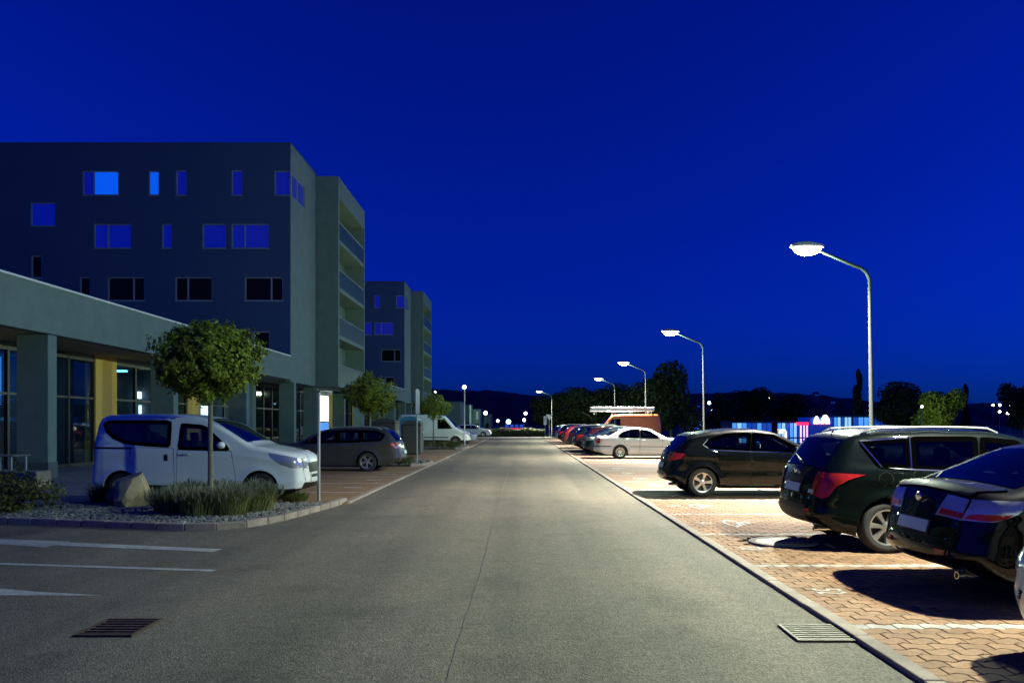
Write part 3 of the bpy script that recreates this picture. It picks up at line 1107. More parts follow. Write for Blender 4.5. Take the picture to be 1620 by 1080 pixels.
lit_panel('light_box', 'bright lit ceiling strip inside the shop beside the yellow pier', 'light box', 219, 240, 620, 631, -19.0, M['shoplight'])
lit_panel('light_box', 'small glowing screen under the ceiling strip in the shop', 'screen', 221, 233, 641, 655, -19.0, M['shoplight'])
lit_panel('light_box', 'pale glowing window panel seen right of the tree trunk', 'light box', 336, 358, 648, 662, -19.0, M['shoplight'])
lit_panel('light_box', 'large white glowing panel just left of the tree trunk', 'light box', 309, 331, 640, 664, -18.6, M['shoplight'])
lit_panel('light_box', 'tall white lit panel in the shop front behind the grey estate car', 'light box', 505, 520, 626, 666, -16.25, M['shoplight'])
lit_panel('light_box', 'dim blue glowing panel below the tall white one', 'light box', 505, 520, 668, 681, -16.25, M['shoplight_dim'])
lit_panel('light_box', 'deep blue glowing panel added to brighten the leftmost shop window', 'screen', -40, 26, 560, 640, -20.5, M['shoplight_dim'])  # panel added to raise the glow inside the shop
lit_panel('light_box', 'bright blue lit shop window under the farther apartment block', 'light box', 641, 649, 640, 656, -16.2, M['shoplight_dim'])
for k, (yb, lab) in enumerate(((24.2, 'added blue fill strip in the shop left of the yellow pier'), (33.6, 'added blue fill strip in the shop behind the passenger van roof'), (41.5, 'added blue fill strip in the shop right of the clipped maple'))):
    tag(MB().bbox(-20.4, -17.8, yb - .12, yb + .12, 3.98, 4.06, .01).obj('fill_glow_strip', M['shop_fill_blue']), lab, 'fill light', 'added shop fill strips')  # glowing strips added to lift the light in the shops
# venetian blind in the leftmost shop window
bl = MB()
for k in range(26):
    z = 0.75 + k * 0.07
    bl.quad((GX - 0.16, 22.0, z), (GX - 0.16, 26.0, z), (GX - 0.11, 26.0, z + 0.045), (GX - 0.11, 22.0, z + 0.045))
tag(bl.obj('venetian_blind', M['frame']), 'grey slatted blind hanging in the leftmost shop window', 'blind')

# ================================================================== STREET LAMPS
def street_lamp(px_pole, y, label, xp=None, arm=1.6, H=6.0, lean=0.0, k=1.0, kg=1.0, light=True):
    x = (px_pole - HX) * y / FPX if xp is None else xp
    t = thing('street_lamp', label, 'street lamp', (x, y, ground_z(x, y) if x > 9.2 else 0.0), 0, 'street lamps behind the parked row')
    g = -t.location.z if t.location.z < -0.05 else 0.0
    t.location.z = 0
    MB().tube([(0, 0, -0.2), (0, 0, 1.1), (0, 0, 1.12), (-lean * 0.5, 0, H - 0.85)], [0.075, 0.072, 0.052, 0.042], 12).obj('pole', M['dimmed_steel'], t, smooth=True, angle=50)
    MB().lathe([(0.12, -0.05), (0.12, 0.03), (0.08, 0.06)], 14).obj('base_collar', M['dimmed_steel'], t)
    z0 = H - 0.86
    path = [(-lean * 0.5, 0, z0)]
    for a in np.linspace(0, 80, 8):
        path.append((-lean * 0.5 - 0.42 * (1 - math.cos(R(a))), 0, z0 + 0.42 * math.sin(R(a))))
    path.append((-arm + 0.28, 0, H - 0.06))
    MB().tube(path, [0.04] * (len(path) - 1) + [0.03], 10).obj('arm', M['dimmed_steel'], t, smooth=True, angle=50)
    # housing: tapered shell open below
    hd = MB()
    L2, W2 = 0.42, 0.17
    secs = [(-0.42, 0.05, 0.05), (-0.30, 0.14, 0.10), (0.0, 0.19, 0.15), (0.25, 0.17, 0.13), (0.40, 0.07, 0.07)]
    v, f = [], []
    nn = 9
    for (sx, wy, hz) in secs:
        for i in range(nn):
            a = PI * i / (nn - 1)
            v.append((-arm - sx, wy * math.cos(a), H + 0.02 + hz * math.sin(a)))
    for i in range(len(secs) - 1):
        for j in range(nn - 1):
            f.append((i * nn + j, i * nn + j + 1, (i + 1) * nn + j + 1, (i + 1) * nn + j))
    hd.add(v, f)
    ho = hd.obj('lamp_head', M['lamphead'], t, smooth=True, angle=60)
    # drop-glass bowl
    ln = MB()
    v, f = [], []
    na, nb = 16, 6
    for i in range(nb + 1):
        b_ = (PI / 2) * i / nb
        for j in range(na):
            a = 2 * PI * j / na
            v.append((-arm + 0.36 * math.cos(b_) * math.cos(a), 0.175 * math.cos(b_) * math.sin(a), H + 0.015 - 0.20 * math.sin(b_)))
    for i in range(nb):
        for j in range(na):
            f.append((i * na + j, i * na + (j + 1) % na, (i + 1) * na + (j + 1) % na, (i + 1) * na + j))
    ln.add(v, f)
    lo = ln.obj('lens', M['lens'], ho, smooth=True)
    lo.visible_shadow = True
    if light:
        ld = bpy.data.lights.new('lamp_light', 'AREA')
        ld.shape = 'DISK'
        ld.size = 0.22
        ld.energy = LAMP_AREA * k
        ld.color = LAMP_COL
        ld.spread = R(138)
        lobj = bpy.data.objects.new('lamp_light', ld)
        COL.objects.link(lobj)
        lobj.parent = t
        lobj.location = (-arm, 0, H - 0.22)
        lobj.rotation_euler = (0, R(5), 0)
        ld2 = bpy.data.lights.new('lamp_glow', 'POINT')
        ld2.shadow_soft_size = 0.10
        ld2.energy = LAMP_POINT * kg
        ld2.color = GLOW_COL
        lobj2 = bpy.data.objects.new('lamp_glow', ld2)
        COL.objects.link(lobj2)
        lobj2.parent = t
        lobj2.location = (-arm, 0, H - 0.34)
    return t


street_lamp(1379, 18.5, 'tall galvanised street lamp nearest the camera, rising above the dark estate car', lean=0.10)
street_lamp(1114, 35.4, 'second street lamp of the row, rising behind the black hatchback', lean=0.10)
street_lamp(1022, 53.5, 'third street lamp of the row, behind the roof rack of the orange van', lean=0.06)
street_lamp(973, 72.3, 'fourth street lamp, farthest of the close-set row', lean=0.06)
street_lamp(873, 100.5, 'lone street lamp at the far end of the road beside the give way sign', arm=1.7, k=2.5, kg=1.3)
l0 = street_lamp(0, 7.3, 'street lamp beside the nearest right bays, just beyond the right edge of the picture', xp=8.75, k=0.28, kg=1.2)


def post_lamp(x, y, H, label, k=0.5, rad=0.16, mt=None, light=True, zb=0.0):
    t = thing('post_lamp', label, 'street lamp', (x, y, zb), 0)
    MB().tube([(0, 0, -0.1), (0, 0, 0.6), (0, 0, 0.62), (0, 0, H - rad)], [0.06, 0.06, 0.045, 0.04], 10).obj('pole', M['galv'], t, smooth=True, angle=50)
    MB().lathe([(0.001, -rad)] + [(rad * math.cos(a), rad * math.sin(a)) for a in np.linspace(-1.4, 1.4, 9)] + [(0.001, rad)], 14).obj('globe', mt or M['lens_far'], t, smooth=True, loc=(0, 0, H))
    if light:
        ld2 = bpy.data.lights.new('lamp_glow', 'POINT')
        ld2.shadow_soft_size = rad
        ld2.energy = LAMP_POINT * k
        ld2.color = GLOW_COL
        lo = bpy.data.objects.new('lamp_glow', ld2)
        COL.objects.link(lo)
        lo.parent = t
        lo.location = (0, 0, H + rad + 0.05)
    return t


post_lamp(-3.98, 52.0, 4.2, 'slim globe lamp on a tall post left of the road beside the white panel van', 0.12, 0.13)


# ================================================================== CARS
def smooth_curve(pts, L, sig=0.03):
    n = int(round(L / 0.005)) + 1
    x = np.linspace(0, L, n)
    p = np.array(pts, float)
    y = np.interp(x, p[:, 0], p[:, 1])
    k = int(4 * sig / 0.005)
    if k > 0:
        ker = np.exp(-0.5 * (np.arange(-k, k + 1) * 0.005 / sig) ** 2)
        ker /= ker.sum()
        pad = np.concatenate([2 * y[0] - y[k:0:-1], y, 2 * y[-1] - y[-2:-k - 2:-1]])
        y = np.convolve(pad, ker, 'valid')
    return x, y


def sstep(a, b, x):
    t = np.clip((x - a) / (b - a), 0, 1)
    return t * t * (3 - 2 * t)


class Car:
    """body shell from a side outline: half width is a function hw(x,z), x runs from the nose (0) to the tail (L)"""
    def __init__(s, sp, hi=True):
        s.sp = sp
        s.L, s.W = sp['L'], sp['W']
        s.tx, s.tz = smooth_curve(sp['top'], s.L, sp.get('sig', 0.03))
        s.bx, s.bz = smooth_curve(sp['bot'], s.L, 0.04)
        s.belt = sp['belt']
        s.arch = sp['arch']            # [(xc, zc, r), ...]
        L = s.L
        e = [0, 0.008, 0.02, 0.035, 0.055, 0.08, 0.11, 0.15, 0.2, 0.26]
        n = 54 if hi else 26
        xs = e + list(np.linspace(0.33, L - 0.33, n)) + [L - q for q in e]
        for (xc, zc, r) in s.arch:
            xs = [q for q in xs if not (abs(q - xc) < r + 0.015)]
            xs += [xc + r * math.cos(a) for a in np.linspace(0, PI, 17 if hi else 11)] + [xc - r - 0.01, xc + r + 0.01]
        s.xs = np.array(sorted(xs))
        s.T = np.interp(s.xs, s.tx, s.tz)
        s.B = np.interp(s.xs, s.bx, s.bz)
        s.B0 = s.B.copy()
        for (xc, zc, r) in s.arch:
            dx = s.xs - xc
            c = np.where(np.abs(dx) <= r + 1e-9, zc + np.sqrt(np.maximum(0, r * r - dx * dx)), -1)
            s.B = np.maximum(s.B, c)
        s.B = np.minimum(s.B, s.T - 0.02)
        re, rm = sp.get('rend', 0.17), sp.get('rtop', 0.085)
        endw = 1 - sstep(0.05, 0.5, s.xs) * sstep(0.05, 0.5, L - s.xs)
        rT = rm + (re - rm) * endw
        rB = 0.03 + (re - 0.03) * (1 - sstep(0.02, 0.35, s.xs) * sstep(0.02, 0.35, L - s.xs))
        for (xc, zc, r) in s.arch:
            rB = np.where(np.abs(s.xs - xc) <= r + 0.02, 0.012, rB)
        s.ox = np.concatenate([s.xs, s.xs[::-1]])
        s.oz = np.concatenate([s.T, s.B[::-1]])
        s.orr = np.concatenate([rT, rB[::-1]])
        # dense outline for distances
        t = np.arange(len(s.ox) + 1)
        tt_ = np.linspace(0, len(s.ox), 700)
        s.dx = np.interp(tt_, t, np.append(s.ox, s.ox[0]))
        s.dz = np.interp(tt_, t, np.append(s.oz, s.oz[0]))
        s.dr = np.interp(tt_, t, np.append(s.orr, s.orr[0]))
        s.ow = s.hw(s.ox, s.oz)
        arc = np.concatenate([[0], np.cumsum(np.hypot(np.diff(s.ox), np.diff(s.oz)))])
        s.arc = arc
        cen = np.array([np.mean(s.ox), np.mean(s.oz)])
        nxt = np.roll(np.arange(len(s.ox)), -1)
        prv = np.roll(np.arange(len(s.ox)), 1)
        tx, tz = s.ox[nxt] - s.ox[prv], s.oz[nxt] - s.oz[prv]
        ln = np.hypot(tx, tz) + 1e-9
        s.nx, s.nz = -tz / ln, tx / ln        # outward for front->rear along the top
        nT = len(s.xs)
        cr = np.zeros(len(s.ox))
        cr[:nT] = sp.get('crown', 0.035) + 0.035 * endw
        bend = (1 - sstep(0.0, 0.12, s.xs) * sstep(0.0, 0.12, L - s.xs))
        cr[nT:] = (0.07 * bend)[::-1]
        s.cr = cr
        s.nT = nT

    def hw(s, x, z):
        x, z = np.atleast_1d(np.asarray(x, float)), np.atleast_1d(np.asarray(z, float))
        sp, L = s.sp, s.L
        pl = np.array(sp.get('plan', [(0, .80), (.12, .88), (.35, .95), (.9, .99), (L * .45, 1), (L - .9, .985), (L - .35, .945), (L - .1, .89), (L, .83)]))
        w = s.W * np.interp(x, pl[:, 0], pl[:, 1])
        bp = np.array(s.belt)
        zb = np.interp(x, bp[:, 0], bp[:, 1])
        tum = math.tan(R(sp.get('tumble', 18)))
        up = np.maximum(0, z - zb)
        w = w - tum * up * (0.85 + 0.3 * up) - sp.get('shoulder', 0.022) * sstep(-0.05, 0.03, z - zb)
        lo = np.maximum(0, 0.55 - z)
        w = w - 0.35 * lo * lo
        # waist crease and fender flare
        w = w + 0.012 * np.exp(-((z - (zb - 0.16)) / 0.05) ** 2)
        w = w - 0.012 * np.exp(-((z - 0.56) / 0.09) ** 2)
        for (xc, zc, r) in s.arch:
            d = np.hypot(x - xc, z - zc) - r
            w = w + 0.022 * np.exp(-(d / 0.07) ** 2)
        d2 = (x[:, None] - s.dx[None]) ** 2 + (z[:, None] - s.dz[None]) ** 2
        k = np.argmin(d2, 1)
        d = np.sqrt(d2[np.arange(len(x)), k])
        r = s.dr[k]
        q = np.clip(1 - d / r, 0, 1)
        return w - r * (1 - np.sqrt(np.maximum(0, 1 - q * q)))

    def C(s, p):          # nose at +x in object space, centred
        return (s.L / 2 - p[0], p[1], p[2])

    def body(s, mats, parent, name='body', nz=24, clad=None, cuts=None, tcuts=()):
        """cuts: side-view polygons left open for glass; tcuts: (x0, x1, u) openings in the top strip"""
        m = MB()
        n = len(s.xs)
        tv = 0.5 - 0.5 * np.cos(np.linspace(0, PI, nz))
        tv = 0.55 * tv + 0.45 * np.linspace(0, 1, nz)
        X = np.repeat(s.xs[:, None], nz, 1)
        Z = s.B[:, None] + (s.T - s.B)[:, None] * tv[None]
        Wd = s.hw(X.ravel(), Z.ravel()).reshape(X.shape)
        cl = clad if clad is not None else -1
        for sg in (1, -1):
            v = [s.C((X[i, j], sg * Wd[i, j], Z[i, j])) for i in range(n) for j in range(nz)]
            b = len(m.v)
            m.v.extend([tuple(map(float, q)) for q in v])
            for i in range(n - 1):
                for j in range(nz - 1):
                    q = (b + i * nz + j, b + (i + 1) * nz + j, b + (i + 1) * nz + j + 1, b + i * nz + j + 1)
                    zc = 0.25 * (Z[i, j] + Z[i + 1, j] + Z[i, j + 1] + Z[i + 1, j + 1])
                    if cuts and any(inside((0.5 * (X[i, j] + X[i + 1, j]), zc), pg) for pg in cuts): continue
                    m.f.append(q if sg < 0 else q[::-1])
                    m.m.append(1 if zc < cl else 0)
        us = np.linspace(-1, 1, 13)
        no = len(s.ox)
        b = len(m.v)
        for i in range(no):
            for u in us:
                c = s.cr[i] * (1 - u * u)
                m.v.append(s.C((float(s.ox[i] + s.nx[i] * c), float(u * s.ow[i]), float(s.oz[i] + s.nz[i] * c))))
        nu = len(us)
        for i in range(no):
            i2 = (i + 1) % no
            mi = 0
            if s.nT <= i < no - 1:
                mi = 1 if (0.10 < s.ox[i] < s.L - 0.10) else (1 if 0.5 * (s.oz[i] + s.oz[i2]) < cl + 0.12 else 0)
            for j in range(nu - 1):
                if i < s.nT - 1 and any(a_ < 0.5 * (s.ox[i] + s.ox[i2]) < b_ and abs(0.5 * (us[j] + us[j + 1])) < u_ for a_, b_, u_ in tcuts): continue
                m.f.append((b + i * nu + j, b + i * nu + j + 1, b + i2 * nu + j + 1, b + i2 * nu + j))
                m.m.append(mi)
        return m.obj(name, mats, parent, smooth=True, angle=38, weld=0.0004)

    # ---- points on the shell
    def side_pt(s, x, z, off, sg):
        x, z = np.asarray(x, float), np.asarray(z, float)
        k0 = int(np.argmax(s.T))
        xr = np.interp(-z, -s.T[k0:], s.xs[k0:], right=s.L)
        xf = np.interp(z, s.T[:k0 + 1], s.xs[:k0 + 1], left=0.0)
        x = np.clip(x, xf + 0.004, xr - 0.004)
        e = 0.012
        w = s.hw(x, z)
        gx_ = (s.hw(x + e, z) - s.hw(x - e, z)) / (2 * e)
        gz_ = (s.hw(x, z + e) - s.hw(x, z - e)) / (2 * e)
        gx_, gz_ = np.clip(gx_, -1.6, 1.6), np.clip(gz_, -1.6, 1.6)
        ln = np.sqrt(1 + gx_ ** 2 + gz_ ** 2)
        px, py, pz = x - gx_ / ln * off, w + off / ln, z - gz_ / ln * off
        return [s.C((a, sg * b, c)) for a, b, c in zip(px, py, pz)]

    def side_patch(s, m, poly, off, sg=1, step=0.07, rim=0.012, mi=0, rnd=0.0):
        """polygon in side view laid on the shell, with a rim going back into it"""
        pp = [Vector(p) for p in poly]
        if rnd > 0:
            q = []
            n = len(pp)
            for i in range(n):
                a, c, b = pp[i - 1], pp[i], pp[(i + 1) % n]
                ra = min(rnd, 0.45 * (a - c).length)
                rb = min(rnd, 0.45 * (b - c).length)
                p0, p1 = c + (a - c).normalized() * ra, c + (b - c).normalized() * rb
                for t in (0, 0.33, 0.67, 1):
                    q.append((1 - t) ** 2 * p0 + 2 * t * (1 - t) * c + t * t * p1)
            pp = q
        bd = []
        for i in range(len(pp)):
            a, b = pp[i], pp[(i + 1) % len(pp)]
            k = max(1, int((b - a).length / step))
            bd += [a + (b - a) * (t / k) for t in range(k)]
        nb = len(bd)
        x0, x1 = min(p.x for p in bd), max(p.x for p in bd)
        z0, z1 = min(p.y for p in bd), max(p.y for p in bd)
        inner_ = []
        poly2 = [(p.x, p.y) for p in bd]
        for gx_ in np.arange(x0 + step * .6, x1, step):
            for gz_ in np.arange(z0 + step * .6, z1, step):
                if inside((gx_, gz_), poly2):
                    if min((gx_ - p[0]) ** 2 + (gz_ - p[1]) ** 2 for p in poly2) > (step * 0.4) ** 2:
                        inner_.append(Vector((gx_, gz_)))
        vo, ed, fa, _, _, _ = delaunay_2d_cdt(bd + inner_, [(i, (i + 1) % nb) for i in range(nb)], [], 1, 1e-6)
        X = [p.x for p in vo]
        Z = [p.y for p in vo]
        pts = s.side_pt(X, Z, off, sg)
        fl = [tuple(f) for f in fa]
        # orientation: x runs backwards, keep outward normal
        out = []
        for f in fl:
            a, b, c = (Vector(pts[i]) for i in f[:3])
            nrm = (b - a).cross(c - a)
            out.append(f if nrm.y * sg > 0 else f[::-1])
        m.add(pts, out, mi)
        if rim > 0:
            p1 = s.side_pt([p.x for p in bd], [p.y for p in bd], off, sg)
            p0 = s.side_pt([p.x for p in bd], [p.y for p in bd], off - rim, sg)
            k = len(bd)
            fr = []
            for i in range(k):
                j = (i + 1) % k
                fr.append((i, j, k + j, k + i))
            m.add(p1 + p0, fr, mi)
        return m

    def side_line(s, m, pts, wd, off, sg=1, mi=0, step=0.05):
        pp = []
        for a, b in zip(pts[:-1], pts[1:]):
            k = max(1, int(math.hypot(b[0] - a[0], b[1] - a[1]) / step))
            pp += [(a[0] + (b[0] - a[0]) * t / k, a[1] + (b[1] - a[1]) * t / k) for t in range(k)]
        pp.append(pts[-1])
        A, B = [], []
        for i, p in enumerate(pp):
            a, b = pp[max(0, i - 1)], pp[min(len(pp) - 1, i + 1)]
            t = Vector((b[0] - a[0], b[1] - a[1])).normalized()
            A.append((p[0] - t.y * wd / 2, p[1] + t.x * wd / 2))
            B.append((p[0] + t.y * wd / 2, p[1] - t.x * wd / 2))
        v = s.side_pt([p[0] for p in A], [p[1] for p in A], off, sg) + s.side_pt([p[0] for p in B], [p[1] for p in B], off, sg)
        n = len(pp)
        m.add(v, [(i, i + 1, n + i + 1, n + i) for i in range(n - 1)], mi)
        return m

    def s_top(s, x): return float(np.interp(x, s.ox[:s.nT], s.arc[:s.nT]))

    def s_rear(s, z):
        k0 = int(np.argmax(s.oz[:s.nT]))
        k1 = s.nT + 14
        return float(np.interp(-z, -s.oz[k0:k1], s.arc[k0:k1]))

    def s_front(s, z):
        k0 = int(np.argmax(s.oz[:s.nT]))
        return float(np.interp(z, s.oz[:k0], s.arc[:k0]))

    def ev(s, q, u, off):
        x, z = np.interp(q, s.arc, s.ox), np.interp(q, s.arc, s.oz)
        w, c = np.interp(q, s.arc, s.ow), np.interp(q, s.arc, s.cr)
        nx_, nz_ = np.interp(q, s.arc, s.nx), np.interp(q, s.arc, s.nz)
        l = math.hypot(nx_, nz_) + 1e-9
        d = c * (1 - u * u) + off
        return s.C((x + nx_ / l * d, u * w, z + nz_ / l * d))

    def strip_patch(s, m, s0, s1, ua, ub, off=0.006, ns=8, nu=10, mi=0, rim=0.012, absu=False):
        """patch on the nose/bonnet/screen/roof/tail strip; ua, ub: (u0,u1) at s0 and s1 (fractions, or metres when absu)"""
        v = []
        for lay in ((off, off - rim) if rim > 0 else (off,)):
            for i in range(ns + 1):
                t = i / ns
                q = s0 + (s1 - s0) * t
                u0, u1 = ua[0] + (ub[0] - ua[0]) * t, ua[1] + (ub[1] - ua[1]) * t
                if absu:
                    w = float(np.interp(q, s.arc, s.ow))
                    u0, u1 = u0 / w, u1 / w
                for j in range(nu + 1):
                    v.append(s.ev(q, u0 + (u1 - u0) * j / nu, lay))
        n1 = nu + 1
        f = [(i * n1 + j, i * n1 + j + 1, (i + 1) * n1 + j + 1, (i + 1) * n1 + j) for i in range(ns) for j in range(nu)]
        if rim > 0:
            b = (ns + 1) * n1
            ring = [(i, 0) for i in range(ns + 1)] + [(ns, j) for j in range(1, nu + 1)] + [(i, nu) for i in range(ns - 1, -1, -1)] + [(0, j) for j in range(nu - 1, 0, -1)]
            idx = [i * n1 + j for i, j in ring]
            f += [(idx[k], b + idx[k], b + idx[(k + 1) % len(idx)], idx[(k + 1) % len(idx)]) for k in range(len(idx))]
        m.add(v, f, mi)
        return m


def wheel_meshes(r, rim_r, wd, spokes, style, rimmat, key, cache={}):
    if key in cache: return cache[key]
    ty = MB()
    h = wd / 2
    ty.lathe([(rim_r, -h * .9), (rim_r + .02, -h), (r - .03, -h * 1.0), (r - .008, -h * .82), (r, -h * .5), (r, h * .5), (r - .008, h * .82), (r - .03, h), (rim_r + .02, h), (rim_r, h * .9)], 36, axis='y')
    tm = ty.mesh('tyre', M['tyre'], smooth=True, angle=50)
    hb = MB()
    hb.lathe([(0.001, h * .25), (rim_r * .98, h * .25), (rim_r * .98, -h * .8), (0.001, -h * .8)], 28, axis='y')
    hm = hb.mesh('wheel', M['hub'], smooth=True, angle=40)
    ri = MB()
    ri.lathe([(rim_r * .90, h * .35), (rim_r * .90, h * .72), (rim_r * .93, h * .93), (rim_r * 1.005, h * .97), (rim_r * 1.005, h * .5)], 36, axis='y')
    ri.lathe([(0.001, h * .86), (0.045, h * .86), (0.062, h * .78), (0.07, h * .5)], 16, axis='y')
    for k in range(spokes):
        a0 = 2 * PI * k / spokes + 0.3
        ws = style.get('w', 0.055)
        subs = [0] if not style.get('twin') else [-style['twin'], style['twin']]
        for sb in subs:
            a = a0
            ca, sa = math.cos(a), math.sin(a)
            pts = []
            for (rr, ww, y0_, y1_) in ((0.05, ws * 0.8, h * .45, h * .84), (rim_r * .55, ws * style.get('mid', .8), h * .5, h * .80), (rim_r * .93, ws * style.get('end', 1.0), h * .5, h * .90)):
                cc = sb * (rr / rim_r)
                for (tt_, yy_) in ((-ww / 2, y0_), (ww / 2, y0_), (ww / 2 * .75, y1_), (-ww / 2 * .75, y1_)):
                    o = tt_ + cc
                    pts.append((rr * ca - o * sa, yy_, rr * sa + o * ca))
            fs = []
            for q in (0, 1):
                for w in range(4):
                    fs.append((q * 4 + w, q * 4 + (w + 1) % 4, (q + 1) * 4 + (w + 1) % 4, (q + 1) * 4 + w))
            ri.add(pts, fs)
    rm = ri.mesh('rim', rimmat, smooth=True, angle=35)
    cache[key] = (tm, hm, rm)
    return cache[key]


def rounded_block(m, cx, cy, cz, sx, sy, sz, tilt=0.0):
    bm = bmesh.new()
    bmesh.ops.create_cube(bm, size=1.0)
    bmesh.ops.bevel(bm, geom=list(bm.edges), offset=0.22, segments=2, affect='EDGES', profile=0.6)
    ct, st_ = math.cos(tilt), math.sin(tilt)
    for v in bm.verts:
        x, y, z = v.co.x * sx, v.co.y * sy, v.co.z * sz
        v.co = Vector((cx + x * ct - z * st_, cy + y, cz + x * st_ + z * ct))
    m.frombm(bm)


def cabin(c, sp, t):
    """seats, dashboard and floor seen through the glass"""
    L = c.L
    xw = sp['wind'][1]
    zs_ = 0.42 if sp['top'][8][1] < 1.4 else 0.45
    hi_seat = 0.16 if max(p[1] for p in sp['top']) > 1.7 else 0.0
    rows = [xw + 0.55, xw + 1.42]
    for r_, x in enumerate(rows):
        if x > L - 0.8 or (r_ == 1 and len(sp['windows']) < 2): continue
        for y in ((-0.37, 0.37) if r_ == 0 else (-0.40, 0.0, 0.40)):
            w_ = 0.48 if r_ == 0 else 0.40
            m = MB()
            rounded_block(m, *c.C((x - 0.22, y, zs_ + hi_seat)), 0.52, w_, 0.18)
            rounded_block(m, *c.C((x + 0.10, y, zs_ + 0.34 + hi_seat)), 0.16, w_ * 0.96, 0.62, 0.22)
            rounded_block(m, *c.C((x + 0.21, y, zs_ + 0.76 + hi_seat)), 0.10, 0.26, 0.19, 0.15)
            m.obj('seat', M['seat'], t, smooth=True, angle=50)
    x0 = sp['wind'][0]
    m = MB()
    zd = float(np.interp(x0, c.tx, c.tz)) - 0.10
    rounded_block(m, *c.C((x0 + 0.42, 0, zd - 0.06)), 0.62, c.W * 1.55, 0.30)
    do = m.obj('dashboard', M['seat'], t, smooth=True, angle=50)
    m = MB()
    cx, cy, cz = c.C((x0 + 0.86, 0.37, zd + 0.02))
    ring = [(cx + 0.18 * math.sin(a) * 0.4, cy + 0.18 * math.cos(a), cz + 0.18 * math.sin(a)) for a in np.linspace(0, 2 * PI, 17)]
    m.tube(ring, 0.014, 5, cap=False)
    m.obj('steering_wheel', M['plastic'], do, smooth=True)
    m = MB()
    m.box(-L / 2 + 0.35, L / 2 - 0.9, -c.W * 0.8, c.W * 0.8, 0.30, 0.33)
    m.obj('cabin_floor', M['seat'], t)


